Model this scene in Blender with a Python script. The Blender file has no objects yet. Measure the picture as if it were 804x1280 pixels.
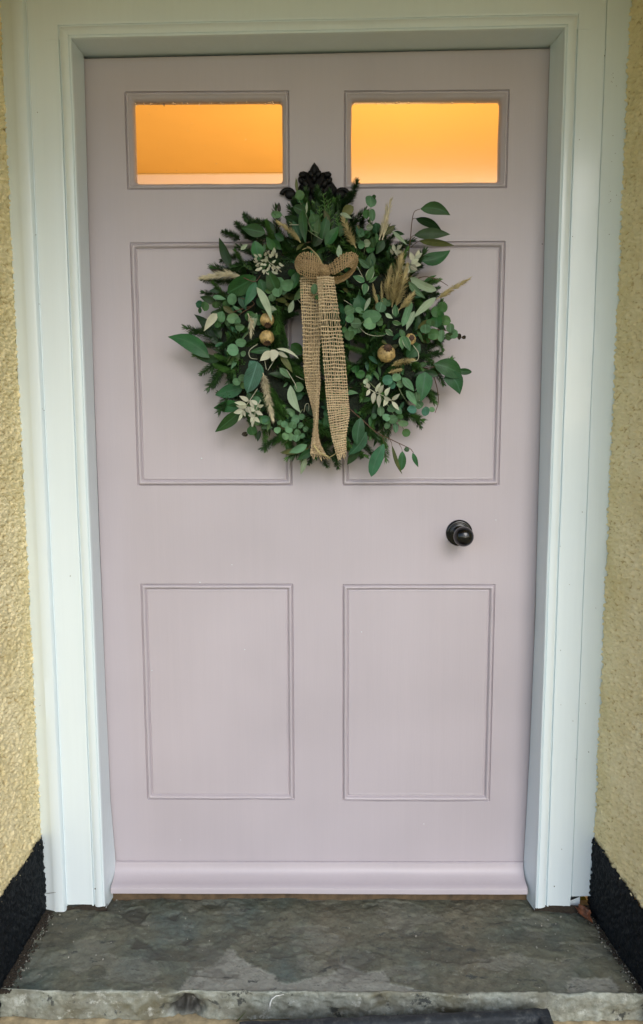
import bpy, bmesh, math, random
import numpy as np
from mathutils import Vector, Matrix, noise as mnoise
random.seed(7); RNG = np.random.RandomState(11)
SC = bpy.context.scene
COL = SC.collection
PI = math.pi

# ------------------------------------------------------------------ camera
F_PX, W_PX, H_PX = 930.0, 804.0, 1280.0
CX, CZ, CD, TH, PS, RO = 0.0231, 1.0421, 1.5362, 0.1179, -0.01024, -0.00237
_F = Vector((math.sin(PS)*math.cos(TH), math.cos(PS)*math.cos(TH), -math.sin(TH)))
_R0 = _F.cross(Vector((0, 0, 1))).normalized(); _U0 = _R0.cross(_F)
_R = _R0*math.cos(RO) + _U0*math.sin(RO); _U = -_R0*math.sin(RO) + _U0*math.cos(RO)
_C = Vector((CX, -CD, CZ))
cd = bpy.data.cameras.new("camera"); cam = bpy.data.objects.new("camera", cd); COL.objects.link(cam)
cam.matrix_world = Matrix(((_R.x, _U.x, -_F.x, _C.x), (_R.y, _U.y, -_F.y, _C.y), (_R.z, _U.z, -_F.z, _C.z), (0, 0, 0, 1)))
cd.sensor_fit = 'VERTICAL'; cd.sensor_height = 36.0; cd.lens = F_PX/H_PX*36.0
cd.clip_start = 0.02; cd.clip_end = 2000
SC.camera = cam

# ------------------------------------------------------------------ world, sun, exposure
SUN_EL, SUN_AZ = math.radians(31), math.radians(15)      # azimuth to the right of straight behind the camera
wd = bpy.data.worlds.new("World"); SC.world = wd; wd.use_nodes = True
nt = wd.node_tree
sky = nt.nodes.new('ShaderNodeTexSky'); sky.sky_type = 'NISHITA'; sky.sun_disc = False
sky.sun_elevation = SUN_EL; sky.sun_rotation = PI - SUN_AZ
sky.air_density = 1.0; sky.dust_density = 1.0; sky.ozone_density = 1.0
bg = nt.nodes['Background']; bg.inputs[1].default_value = 0.14
nt.links.new(sky.outputs[0], bg.inputs[0])
sl = bpy.data.lights.new("sun", 'SUN'); sl.energy = 0.8; sl.angle = math.radians(28); sl.color = (.98, .99, 1)
so = bpy.data.objects.new("sun", sl); COL.objects.link(so)
sd = Vector((math.sin(SUN_AZ)*math.cos(SUN_EL), -math.cos(SUN_AZ)*math.cos(SUN_EL), math.sin(SUN_EL)))
so.rotation_euler = sd.to_track_quat('Z', 'Y').to_euler()
SC.view_settings.view_transform = 'Standard'; SC.view_settings.look = 'None'
SC.view_settings.exposure = 0.70; SC.view_settings.gamma = 1.0
try:
    SC.cycles.use_denoising = True; SC.cycles.denoiser = 'OPENIMAGEDENOISE'
except Exception: pass
SC.cycles.max_bounces = 10; SC.cycles.diffuse_bounces = 6; SC.cycles.transparent_max_bounces = 12
SC.cycles.sample_clamp_indirect = 6

# ------------------------------------------------------------------ helpers
def P(px, py, y):
    """the point seen at photo position (px,py) that stands at depth y (metres, door face = 0, towards the viewer negative)"""
    d = _F*F_PX + _R*(px-W_PX/2) - _U*(py-H_PX/2)
    t = (y-_C.y)/d.y
    return _C + d*t
def PZ(px, py, z):
    d = _F*F_PX + _R*(px-W_PX/2) - _U*(py-H_PX/2)
    t = (z-_C.z)/d.z
    return _C + d*t
def wpos(o):
    v = Vector(o.location)
    while o.parent: o = o.parent; v += o.location
    return v
def mesh(name, verts, faces, mat, parent=None, smooth=True, org=None, uvs=None, attr=None):
    me = bpy.data.meshes.new(name)
    vs = [Vector(v) for v in verts]
    if org is None:
        org = sum(vs, Vector())/len(vs) if vs else Vector()
    org = Vector(org)
    me.from_pydata([v-org for v in vs], [], faces)
    if smooth: me.polygons.foreach_set('use_smooth', [True]*len(me.polygons))
    if uvs is not None:
        l = me.uv_layers.new(name='UVMap')
        idx = np.empty(len(me.loops), dtype=np.int32); me.loops.foreach_get('vertex_index', idx)
        l.data.foreach_set('uv', np.asarray(uvs, dtype=np.float32)[idx].ravel())
    if attr is not None:
        for an, vals in attr.items():
            a = me.attributes.new(an, 'FLOAT', 'POINT'); a.data.foreach_set('value', np.asarray(vals, dtype=np.float32))
    if mat: me.materials.append(mat)
    o = bpy.data.objects.new(name, me); COL.objects.link(o)
    if parent is not None:
        o.parent = parent; o.location = org-wpos(parent)
    else: o.location = org
    me.update()
    return o
def thing(name, loc, label=None, cat=None, parent=None, group=None):
    o = bpy.data.objects.new(name, None); COL.objects.link(o); o.empty_display_size = .05
    if parent is not None: o.parent = parent; o.location = Vector(loc)-wpos(parent)
    else: o.location = loc
    if label: o['label'] = label
    if cat: o['category'] = cat
    if group: o['group'] = group
    return o
def tag(o, **k):
    for a, b in k.items(): o[a] = b
    return o
def box_vf(x0, x1, y0, y1, z0, z1):
    v = [(x0,y0,z0),(x1,y0,z0),(x1,y1,z0),(x0,y1,z0),(x0,y0,z1),(x1,y0,z1),(x1,y1,z1),(x0,y1,z1)]
    f = [(0,3,2,1),(4,5,6,7),(0,1,5,4),(1,2,6,5),(2,3,7,6),(3,0,4,7)]
    return v, f
def box(name, x0, x1, y0, y1, z0, z1, mat, parent=None):
    v, f = box_vf(x0, x1, y0, y1, z0, z1)
    return mesh(name, v, f, mat, parent, smooth=False)
def merge(parts):
    V, F = [], []
    for v, f in parts:
        n = len(V); V += [Vector(q) for q in v]; F += [tuple(i+n for i in q) for q in f]
    return V, F
def tube_vf(pts, rad, sides=6, cap=True):
    """a tapered tube along a polyline"""
    pts = [Vector(p) for p in pts]; n = len(pts)
    if not hasattr(rad, '__len__'): rad = [rad]*n
    V, F = [], []
    ref = Vector((.13, -.9, .31))
    for i, p in enumerate(pts):
        t = (pts[min(i+1, n-1)]-pts[max(i-1, 0)]).normalized()
        a = ref-t*ref.dot(t)
        if a.length < 1e-4: a = Vector((1, 0, 0))-t*t.x
        a.normalize(); b = t.cross(a); ref = a
        for k in range(sides):
            th = 2*PI*k/sides
            V.append(p+(a*math.cos(th)+b*math.sin(th))*rad[i])
    for i in range(n-1):
        for k in range(sides):
            k2 = (k+1) % sides
            F.append((i*sides+k, i*sides+k2, (i+1)*sides+k2, (i+1)*sides+k))
    if cap:
        F.append(tuple(reversed(range(sides)))); F.append(tuple((n-1)*sides+k for k in range(sides)))
    return V, F
def lathe_vf(prof, c, axis, seg=32, squash=None):
    """prof: (radius, distance along axis)"""
    axis = Vector(axis).normalized()
    a = axis.orthogonal().normalized(); b = axis.cross(a); c = Vector(c)
    V, F = [], []
    for r, h in prof:
        for k in range(seg):
            th = 2*PI*k/seg
            V.append(c+axis*h+(a*math.cos(th)+b*math.sin(th))*max(r, 1e-5))
    n = len(prof)
    for i in range(n-1):
        for k in range(seg):
            k2 = (k+1) % seg
            F.append((i*seg+k, i*seg+k2, (i+1)*seg+k2, (i+1)*seg+k))
    return V, F
def ell_vf(c, rx, ry, rz, nu=12, nv=8, rot=0.0):
    V, F = [], []; c = Vector(c); cr, sr = math.cos(rot), math.sin(rot)
    for i in range(nv+1):
        ph = PI*i/nv
        for k in range(nu):
            th = 2*PI*k/nu
            x, y, z = rx*math.sin(ph)*math.cos(th), ry*math.sin(ph)*math.sin(th), rz*math.cos(ph)
            V.append(c+Vector((x*cr-z*sr, y, x*sr+z*cr)))
    for i in range(nv):
        for k in range(nu):
            k2 = (k+1) % nu
            F.append((i*nu+k, (i+1)*nu+k, (i+1)*nu+k2, i*nu+k2))
    return V, F
def spline(pts, n):
    """Catmull-Rom resample of a list of tuples"""
    p = [np.array(q, float) for q in pts]; p = [2*p[0]-p[1]]+p+[2*p[-1]-p[-2]]
    out = []; m = len(p)-3
    for i in range(n):
        s = i/(n-1)*m; k = min(int(s), m-1); t = s-k
        a, b, c, d = p[k:k+4]
        out.append(.5*((2*b)+(c-a)*t+(2*a-5*b+4*c-d)*t*t+(3*b-a-3*c+d)*t**3))
    return out
_LAT = RNG.rand(64, 64, 8)
def vn(x, y, seed=0):
    """smooth value noise on arrays, 0..1"""
    x = np.asarray(x, float); y = np.asarray(y, float)
    xi = np.floor(x).astype(int); yi = np.floor(y).astype(int); fx = x-xi; fy = y-yi
    fx = fx*fx*(3-2*fx); fy = fy*fy*(3-2*fy); L = _LAT[:, :, seed % 8]
    g = lambda a, b: L[(a+seed*7) % 64, (b+seed*13) % 64]
    return (g(xi, yi)*(1-fx)+g(xi+1, yi)*fx)*(1-fy)+(g(xi, yi+1)*(1-fx)+g(xi+1, yi+1)*fx)*fy
def fbm(x, y, o=4, seed=0):
    s = 0; a = .5
    for k in range(o): s = s+a*vn(x*2**k, y*2**k, seed+k); a *= .5
    return s

# ------------------------------------------------------------------ materials
def newmat(name):
    m = bpy.data.materials.new(name); m.use_nodes = True
    return m, m.node_tree, m.node_tree.nodes['Principled BSDF']
def N(nt, t, **k):
    n = nt.nodes.new(t)
    for a, b in k.items(): setattr(n, a, b)
    return n
def ramp(nt, src, stops):
    r = N(nt, 'ShaderNodeValToRGB'); e = r.color_ramp.elements
    while len(e) < len(stops): e.new(.5)
    for q, (p, c) in zip(e, stops): q.position = p; q.color = (*c, 1) if len(c) == 3 else c
    nt.links.new(src, r.inputs[0]); return r.outputs[0]
def noisetex(nt, scale, detail=4, rough=.6, vec=None, stretch=None, coord='Object', loc=None):
    tc = N(nt, 'ShaderNodeTexCoord') if vec is None else None
    v = vec or (tc.outputs[coord] if coord != 'World' else N(nt, 'ShaderNodeNewGeometry').outputs['Position'])
    if stretch:
        mp = N(nt, 'ShaderNodeMapping'); mp.inputs['Scale'].default_value = stretch; nt.links.new(v, mp.inputs[0]); v = mp.outputs[0]
    n = N(nt, 'ShaderNodeTexNoise'); n.inputs['Scale'].default_value = scale; n.inputs['Detail'].default_value = detail
    n.inputs['Roughness'].default_value = rough; nt.links.new(v, n.inputs['Vector']); return n.outputs['Fac']
def mixc(nt, fac, a, b, mode='MIX'):
    m = N(nt, 'ShaderNodeMix', data_type='RGBA', blend_type=mode)
    for s, v in ((m.inputs[0], fac), (m.inputs[6], a), (m.inputs[7], b)):
        if hasattr(v, 'links'): nt.links.new(v, s)
        elif isinstance(v, (int, float)): s.default_value = v
        else: s.default_value = (*v, 1)
    return m.outputs[2]
def bump(nt, src, strength, dist=.001, prev=None):
    b = N(nt, 'ShaderNodeBump'); b.inputs['Strength'].default_value = strength; b.inputs['Distance'].default_value = dist
    nt.links.new(src, b.inputs['Height'])
    if prev: nt.links.new(prev, b.inputs['Normal'])
    return b.outputs[0]
def worldvec(nt): return N(nt, 'ShaderNodeNewGeometry').outputs['Position']

def paint(name, col, rough, var=.05, brush=(60, 60, 2.5), bstr=.25):
    m, nt, b = newmat(name); wv = worldvec(nt)
    n1 = noisetex(nt, 3.5, 2, .5, vec=wv)
    c1 = ramp(nt, n1, [(.3, tuple(x*(1-var) for x in col)), (.7, tuple(min(1, x*(1+var*.6)) for x in col))])
    n7 = noisetex(nt, 1.2, 4, .7, vec=wv, stretch=(60, 60, 2.0)); c1 = mixc(nt, 1.0, c1, ramp(nt, n7, [(.3, (.982, .982, .984)), (.7, (1.01, 1.01, 1.01))]), 'MULTIPLY')
    n2 = noisetex(nt, 260, 2, .5, vec=wv)                               # tiny nibs in the paint
    sp = ramp(nt, n2, [(.76, (0, 0, 0)), (.80, (1, 1, 1))])
    nt.links.new(mixc(nt, sp, c1, tuple(x*.88 for x in col)), b.inputs['Base Color'])
    n3 = noisetex(nt, 6, 4, .7, vec=wv, stretch=brush)                  # brush marks
    n4 = noisetex(nt, 30, 1, .5, vec=wv)
    bm = bump(nt, n3, bstr, .0004); bm = bump(nt, n4, .12, .0012, bm)
    bm = bump(nt, sp, .25, .0006, bm)
    nt.links.new(bm, b.inputs['Normal'])
    r = ramp(nt, n1, [(.3, (rough*.85,)*3), (.75, (rough*1.2,)*3)]); nt.links.new(r, b.inputs['Roughness'])
    return m
M = {}
M['pink'] = paint('pink_door_paint', (.465, .418, .448), .40, .06, bstr=.6)
M['white'] = paint('white_gloss_paint', (.71, .795, .82), .20, .02, bstr=.35)
def render_mat(name, c_lo, c_hi, c_pit):
    m, nt, b = newmat(name); wv = worldvec(nt)
    n1 = noisetex(nt, 9, 6, .7, vec=wv); n2 = noisetex(nt, 210, 3, .6, vec=wv)
    c = ramp(nt, n1, [(.35, c_lo), (.65, c_hi)])
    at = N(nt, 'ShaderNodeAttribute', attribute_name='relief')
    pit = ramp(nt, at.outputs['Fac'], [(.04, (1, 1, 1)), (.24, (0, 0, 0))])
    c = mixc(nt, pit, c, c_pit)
    sp = ramp(nt, n2, [(.26, (1, 1, 1)), (.32, (0, 0, 0))]); c = mixc(nt, sp, c, c_pit)
    nt.links.new(c, b.inputs['Base Color']); b.inputs['Roughness'].default_value = .8
    nt.links.new(bump(nt, n2, .8, .003), b.inputs['Normal']); return m
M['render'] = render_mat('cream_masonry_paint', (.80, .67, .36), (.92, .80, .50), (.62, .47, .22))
M['plinth'] = render_mat('black_masonry_paint', (.004, .006, .008), (.008, .011, .014), (.002, .003, .003))
pb = M['plinth'].node_tree.nodes['Principled BSDF']; pb.inputs['Roughness'].default_value = .6; pb.inputs['Specular IOR Level'].default_value = .2

def simple(name, col, rough=.5, metal=0, nscale=40, var=.25, bstr=.2, bdist=.001, spec=None):
    m, nt, b = newmat(name); wv = worldvec(nt); n = noisetex(nt, nscale, 4, .6, vec=wv)
    c = ramp(nt, n, [(.3, tuple(x*(1-var) for x in col)), (.7, tuple(min(1, x*(1+var)) for x in col))])
    nt.links.new(c, b.inputs['Base Color']); b.inputs['Roughness'].default_value = rough; b.inputs['Metallic'].default_value = metal
    if spec is not None: b.inputs['Specular IOR Level'].default_value = spec
    if bstr: nt.links.new(bump(nt, n, bstr, bdist), b.inputs['Normal'])
    return m
M['iron'] = simple('black_cast_iron', (.003, .003, .0035), .5, 0, 90, .3, .25, .0008, .25)
M['knob'] = simple('black_gloss_iron', (.003, .003, .0035), .18, 0, 60, .3, .1, .0004)
M['timber'] = simple('brown_threshold_timber', (.095, .062, .032), .7, 0, 50, .5, .4)
M['rubber'] = simple('black_rubber', (.014, .019, .024), .55, 0, 70, .5, .6, .0015)
def rubber():
    m, nt, b = newmat('worn_black_rubber'); wv = worldvec(nt); n = noisetex(nt, 60, 6, .75, vec=wv)
    nt.links.new(ramp(nt, n, [(.3, (.006, .009, .012)), (.52, (.016, .021, .026)), (.62, (.05, .055, .055)), (.74, (.16, .15, .13))]), b.inputs['Base Color'])
    b.inputs['Roughness'].default_value = .6; nt.links.new(bump(nt, n, .9, .003), b.inputs['Normal']); return m
M['rubber'] = rubber()
M['coir'] = simple('brown_coir', (.22, .11, .045), .9, 0, 300, .5, 0)
M['ground'] = simple('sandy_paving', (.42, .33, .19), .9, 0, 45, .4, .6, .003)
M['bounce_drive'] = simple('tan_bounce_gravel', (.42, .355, .17), .9, 0, 12, .25, .3, .004)
M['lawn'] = simple('lawn_green', (.11, .16, .035), .9, 0, 3, .4, .3, .02)
M['grime'] = simple('grey_grime', (.10, .09, .07), .8, 0, 200, .4, 0)
M['soil'] = simple('damp_soil', (.03, .022, .014), .9, 0, 200, .5, .5)
M['grit'] = simple('pale_grit', (.30, .29, .25), .8, 0, 300, .5, 0)
M['leaflitter'] = simple('red_brown_leaf', (.20, .075, .035), .55, 0, 90, .6, .4)
M['splash'] = simple('white_paint_splash', (.75, .75, .7), .5, 0, 90, .1, 0)
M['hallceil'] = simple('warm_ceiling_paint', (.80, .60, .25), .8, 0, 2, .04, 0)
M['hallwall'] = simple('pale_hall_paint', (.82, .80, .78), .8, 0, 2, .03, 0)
m, nt, b = newmat('window_glass')
b.inputs['Base Color'].default_value = (1, 1, 1, 1); b.inputs['Transmission Weight'].default_value = 1
b.inputs['Roughness'].default_value = 0.0; b.inputs['IOR'].default_value = 1.45; M['glass'] = m
M['misted'] = m.copy(); M['misted'].node_tree.nodes['Principled BSDF'].inputs['Roughness'].default_value = .17
def stone():
    m, nt, b = newmat('worn_grey_stone'); wv = worldvec(nt)
    a = N(nt, 'ShaderNodeAttribute', attribute_name='layer'); a2 = N(nt, 'ShaderNodeAttribute', attribute_name='edge')
    n1 = noisetex(nt, 4.5, 6, .65, vec=wv); n2 = noisetex(nt, 60, 6, .7, vec=wv); n3 = noisetex(nt, 9, 5, .6, vec=wv)
    c = ramp(nt, n1, [(.34, (.088, .116, .102)), (.5, (.118, .124, .090)), (.66, (.150, .140, .098))])
    c = mixc(nt, .8, c, ramp(nt, n2, [(.28, (.30, .31, .30)), (.42, (.80, .80, .78)), (.55, (1, 1, 1)), (.75, (1.5, 1.5, 1.42))]), 'MULTIPLY')
    pale = ramp(nt, n2, [(.3, (.20, .205, .175)), (.7, (.30, .30, .255))])
    c = mixc(nt, a.outputs['Fac'], c, pale)
    pe = ramp(nt, n2, [(.3, (.18, .195, .155)), (.7, (.47, .49, .42))])
    moss = ramp(nt, n3, [(.52, (0, 0, 0)), (.66, (.85, .85, .85))])
    pe = mixc(nt, moss, pe, (.115, .10, .050))
    pe = mixc(nt, ramp(nt, noisetex(nt, 14, 6, .7, vec=wv), [(.44, (0, 0, 0)), (.62, (.8, .8, .8))]), pe, (.17, .165, .125))
    pe = mixc(nt, ramp(nt, noisetex(nt, 34, 6, .75, vec=wv), [(.56, (0, 0, 0)), (.66, (.8, .8, .8))]), pe, (.60, .61, .55))
    c = mixc(nt, a2.outputs['Fac'], c, pe)
    a3 = N(nt, 'ShaderNodeAttribute', attribute_name='dark'); c = mixc(nt, a3.outputs['Fac'], c, (.040, .038, .030))
    n6 = noisetex(nt, 24, 5, .75, vec=wv, stretch=(1, 2.2, 1)); c = mixc(nt, ramp(nt, n6, [(.355, (1, 1, 1)), (.40, (0, 0, 0))]), c, (.055, .06, .052))
    c = mixc(nt, ramp(nt, n6, [(.600, (0, 0, 0)), (.64, (.35, .35, .35))]), c, (.27, .27, .23))
    n5 = noisetex(nt, 420, 2, .5, vec=wv)
    c = mixc(nt, ramp(nt, n5, [(.76, (0, 0, 0)), (.79, (1, 1, 1))]), c, (.42, .42, .38))
    c = mixc(nt, ramp(nt, n5, [(.22, (1, 1, 1)), (.26, (0, 0, 0))]), c, (.04, .042, .035))
    nt.links.new(c, b.inputs['Base Color'])
    nt.links.new(ramp(nt, n1, [(.3, (.42,)*3), (.7, (.75,)*3)]), b.inputs['Roughness'])
    nt.links.new(bump(nt, n2, .9, .004), b.inputs['Normal']); return m
M['stone'] = stone()

def leafmat(name, col, vein, back=None, rough=.45, var=.3, edge=None, trans=.15):
    m, nt, b = newmat(name)
    uv = N(nt, 'ShaderNodeTexCoord').outputs['UV']; sep = N(nt, 'ShaderNodeSeparateXYZ'); nt.links.new(uv, sep.inputs[0])
    wv = worldvec(nt)
    oi = N(nt, 'ShaderNodeObjectInfo')
    n = noisetex(nt, 55, 4, .6, vec=wv)
    c = ramp(nt, n, [(.3, tuple(x*(1-var) for x in col)), (.7, tuple(x*(1+var) for x in col))])
    hs = N(nt, 'ShaderNodeHueSaturation')
    mr = N(nt, 'ShaderNodeMapRange'); mr.inputs[3].default_value = .65; mr.inputs[4].default_value = 1.40
    nt.links.new(oi.outputs['Random'], mr.inputs[0]); nt.links.new(mr.outputs[0], hs.inputs['Value'])
    mr2 = N(nt, 'ShaderNodeMapRange'); mr2.inputs[3].default_value = .455; mr2.inputs[4].default_value = .508
    mu = N(nt, 'ShaderNodeMath', operation='FRACT'); mm = N(nt, 'ShaderNodeMath', operation='MULTIPLY'); mm.inputs[1].default_value = 7.31
    nt.links.new(oi.outputs['Random'], mm.inputs[0]); nt.links.new(mm.outputs[0], mu.inputs[0]); nt.links.new(mu.outputs[0], mr2.inputs[0])
    nt.links.new(mr2.outputs[0], hs.inputs['Hue'])
    nt.links.new(c, hs.inputs['Color']); c = hs.outputs[0]
    # midrib and side veins
    d = N(nt, 'ShaderNodeMath', operation='SUBTRACT'); d.inputs[1].default_value = .5; nt.links.new(sep.outputs[0], d.inputs[0])
    ab = N(nt, 'ShaderNodeMath', operation='ABSOLUTE'); nt.links.new(d.outputs[0], ab.inputs[0])
    rib = ramp(nt, ab.outputs[0], [(.0, (1, 1, 1)), (.06, (0, 0, 0))])
    c = mixc(nt, rib, c, vein)
    k = N(nt, 'ShaderNodeMath', operation='MULTIPLY_ADD'); k.inputs[1].default_value = -.7
    nt.links.new(ab.outputs[0], k.inputs[0]); nt.links.new(sep.outputs[1], k.inputs[2])
    wv2 = N(nt, 'ShaderNodeMath', operation='MULTIPLY'); wv2.inputs[1].default_value = 62; nt.links.new(k.outputs[0], wv2.inputs[0])
    sn = N(nt, 'ShaderNodeMath', operation='SINE'); nt.links.new(wv2.outputs[0], sn.inputs[0])
    sv = ramp(nt, sn.outputs[0], [(.80, (0, 0, 0)), (1, (.35, .35, .35))]); c = mixc(nt, sv, c, vein)
    if edge:
        e = ramp(nt, ab.outputs[0], [(.36, (0, 0, 0)), (.42, (1, 1, 1))]); c = mixc(nt, e, c, edge)
    if back:
        g = N(nt, 'ShaderNodeNewGeometry'); c = mixc(nt, g.outputs['Backfacing'], c, back)
    nt.links.new(c, b.inputs['Base Color']); b.inputs['Roughness'].default_value = rough; b.inputs['Specular IOR Level'].default_value = .32
    nt.links.new(bump(nt, sn.outputs[0], .12, .0004, bump(nt, n, .2, .0008)), b.inputs['Normal'])
    out = nt.nodes['Material Output']; tr = N(nt, 'ShaderNodeBsdfTranslucent'); nt.links.new(c, tr.inputs[0])
    mx = N(nt, 'ShaderNodeMixShader'); mx.inputs[0].default_value = trans
    nt.links.new(b.outputs[0], mx.inputs[1]); nt.links.new(tr.outputs[0], mx.inputs[2]); nt.links.new(mx.outputs[0], out.inputs[0])
    return m
LM = {
 'dark':  leafmat('dark_leaf', (.014, .046, .016), (.025, .065, .025), (.03, .06, .03), .45),
 'green': leafmat('green_leaf', (.020, .088, .026), (.04, .125, .045), (.05, .10, .045), .45),
 'mid':   leafmat('mid_green_leaf', (.042, .125, .040), (.08, .17, .07), (.08, .14, .07), .52),
 'teal':  leafmat('teal_leaf', (.050, .150, .105), (.09, .20, .15), (.11, .20, .15), .6),
 'gum':   leafmat('gum_leaf', (.028, .105, .050), (.06, .15, .085), (.07, .15, .095), .52),
 'sage':  leafmat('sage_leaf', (.095, .205, .105), (.14, .26, .15), (.13, .23, .14), .62),
 'pale':  leafmat('pale_leaf', (.30, .40, .26), (.38, .46, .32), (.34, .42, .30), .65, .15),
 'cream': leafmat('cream_leaf', (.44, .455, .33), (.50, .51, .38), (.42, .43, .31), .7, .12),
 'olive': leafmat('olive_leaf', (.085, .105, .032), (.13, .14, .05), (.12, .13, .06), .5),
 'brown': leafmat('brown_leaf', (.035, .030, .018), (.05, .04, .025), (.05, .04, .03), .5),
 'edged': leafmat('edged_leaf', (.045, .13, .050), (.10, .20, .09), (.2, .28, .17), .5, .25, (.33, .40, .25)),
}
M['needle'] = simple('fir_needle_green', (.022, .060, .014), .45, 0, 60, .6, 0)
M['needle_light'] = simple('fir_needle_light', (.060, .150, .030), .45, 0, 60, .5, 0)
M['firstem'] = simple('fir_stem', (.045, .04, .018), .7, 0, 120, .4, .3)
M['twig'] = simple('brown_twig', (.10, .055, .03), .7, 0, 120, .4, .3)
M['stem'] = simple('green_stem', (.16, .20, .10), .6, 0, 80, .3, 0)
M['pstem'] = simple('pale_stem', (.42, .42, .30), .6, 0, 80, .2, 0)
M['moss'] = simple('dark_moss', (.008, .014, .006), .95, 0, 150, .6, 1, .006)
M['plume'] = simple('tan_plume', (.44, .36, .17), .8, 0, 50, .35, 0)
M['plume_pale'] = simple('cream_plume', (.58, .52, .36), .8, 0, 50, .25, 0)
M['pod'] = simple('tan_seed_pod', (.40, .28, .11), .5, 0, 120, .7, .4, .0015)
M['crown'] = simple('dark_pod_crown', (.06, .03, .015), .7, 0, 120, .5, .4)
def jute():
    m, nt, b = newmat('jute_thread'); wv = worldvec(nt)
    n = noisetex(nt, 420, 4, .7, vec=wv); n2 = noisetex(nt, 38, 3, .6, vec=wv)
    c = ramp(nt, n, [(.28, (.27, .19, .105)), (.5, (.53, .405, .245)), (.75, (.72, .59, .39))])
    c = mixc(nt, .5, c, ramp(nt, n2, [(.3, (.7, .66, .6)), (.7, (1.2, 1.2, 1.15))]), 'MULTIPLY')
    nt.links.new(c, b.inputs['Base Color']); b.inputs['Roughness'].default_value = .9
    nt.links.new(bump(nt, n, .8, .0012), b.inputs['Normal']); return m
M['jute'] = jute()
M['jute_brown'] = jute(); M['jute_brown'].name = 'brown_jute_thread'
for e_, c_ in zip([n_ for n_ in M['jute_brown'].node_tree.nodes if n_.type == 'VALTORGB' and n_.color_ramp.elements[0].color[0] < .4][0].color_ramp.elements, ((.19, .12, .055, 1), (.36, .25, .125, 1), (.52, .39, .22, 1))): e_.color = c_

# ------------------------------------------------------------------ ground and house
STEP_Z, GROUND_Z = 0.014, -0.045
v = [(-150, -150, GROUND_Z-.03), (150, -150, GROUND_Z-.03), (150, 150, GROUND_Z-.03), (-150, 150, GROUND_Z-.03)]
tag(mesh('lawn', v, [(0, 1, 2, 3)], M['lawn'], smooth=False, org=(0, 0, GROUND_Z-.03)), kind='structure')
# sandy path in front of the step, slightly uneven
nx, ny = 160, 120
X, Y = np.meshgrid(np.linspace(-1.0, 1.0, nx), np.linspace(-.72, -.262, ny))
Z = GROUND_Z + .006*(fbm(X*14, Y*14, 4, 1)-.47) + .008*np.clip(vn(X*38, Y*38, 3)-.62, 0, 1)
V = np.stack([X, Y, Z], -1).reshape(-1, 3).tolist()
Fq = [(j*nx+i, j*nx+i+1, (j+1)*nx+i+1, (j+1)*nx+i) for j in range(ny-1) for i in range(nx-1)]
tag(mesh('path', V, Fq, M['ground'], org=(0, -1.7, GROUND_Z)), kind='structure')
v = [(-2.6, -7, GROUND_Z-.012), (2.6, -7, GROUND_Z-.012), (2.6, -.262, GROUND_Z-.012), (-2.6, -.262, GROUND_Z-.012)]
tag(mesh('bounce_gravel_drive', v, [(0, 1, 2, 3)], M['bounce_drive'], smooth=False, org=(0, -4, GROUND_Z-.012)), kind='structure')  # unseen drive, added to bounce warm light up onto the frame

house = thing('house_wall', (0, -.2, 0), 'cream yellow roughcast house wall with a black painted base, round the white door frame', 'house wall')
house['kind'] = 'thing'
WALL_Y = -.335                                  # outer face of the wall, the opening is a deep reveal
def rough_grid(name, fn, na, nb, la, lb, mat, amp, seed, parent, bias=None):
    """fn(a,b) -> (point, normal) arrays; roughcast relief along the normal"""
    A, B = np.meshgrid(np.linspace(0, la, na), np.linspace(0, lb, nb))
    Pn, Nn = fn(A, B)
    r = .5*vn(A*120, B*240, seed)+.5*vn(A*230, B*430, seed+1)
    r = np.clip((r-.5)*1.9+.5, 0, 1)
    big = fbm(A*10, B*10, 3, seed+2)-.45
    d = amp*(r-.5)+.003*big
    if bias is not None: d = d+bias(A, B)
    V = Pn+Nn*d[..., None]
    F = [(j*na+i, j*na+i+1, (j+1)*na+i+1, (j+1)*na+i) for j in range(nb-1) for i in range(na-1)]
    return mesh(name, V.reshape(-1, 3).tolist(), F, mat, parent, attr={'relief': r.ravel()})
PL_Z = .178
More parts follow.
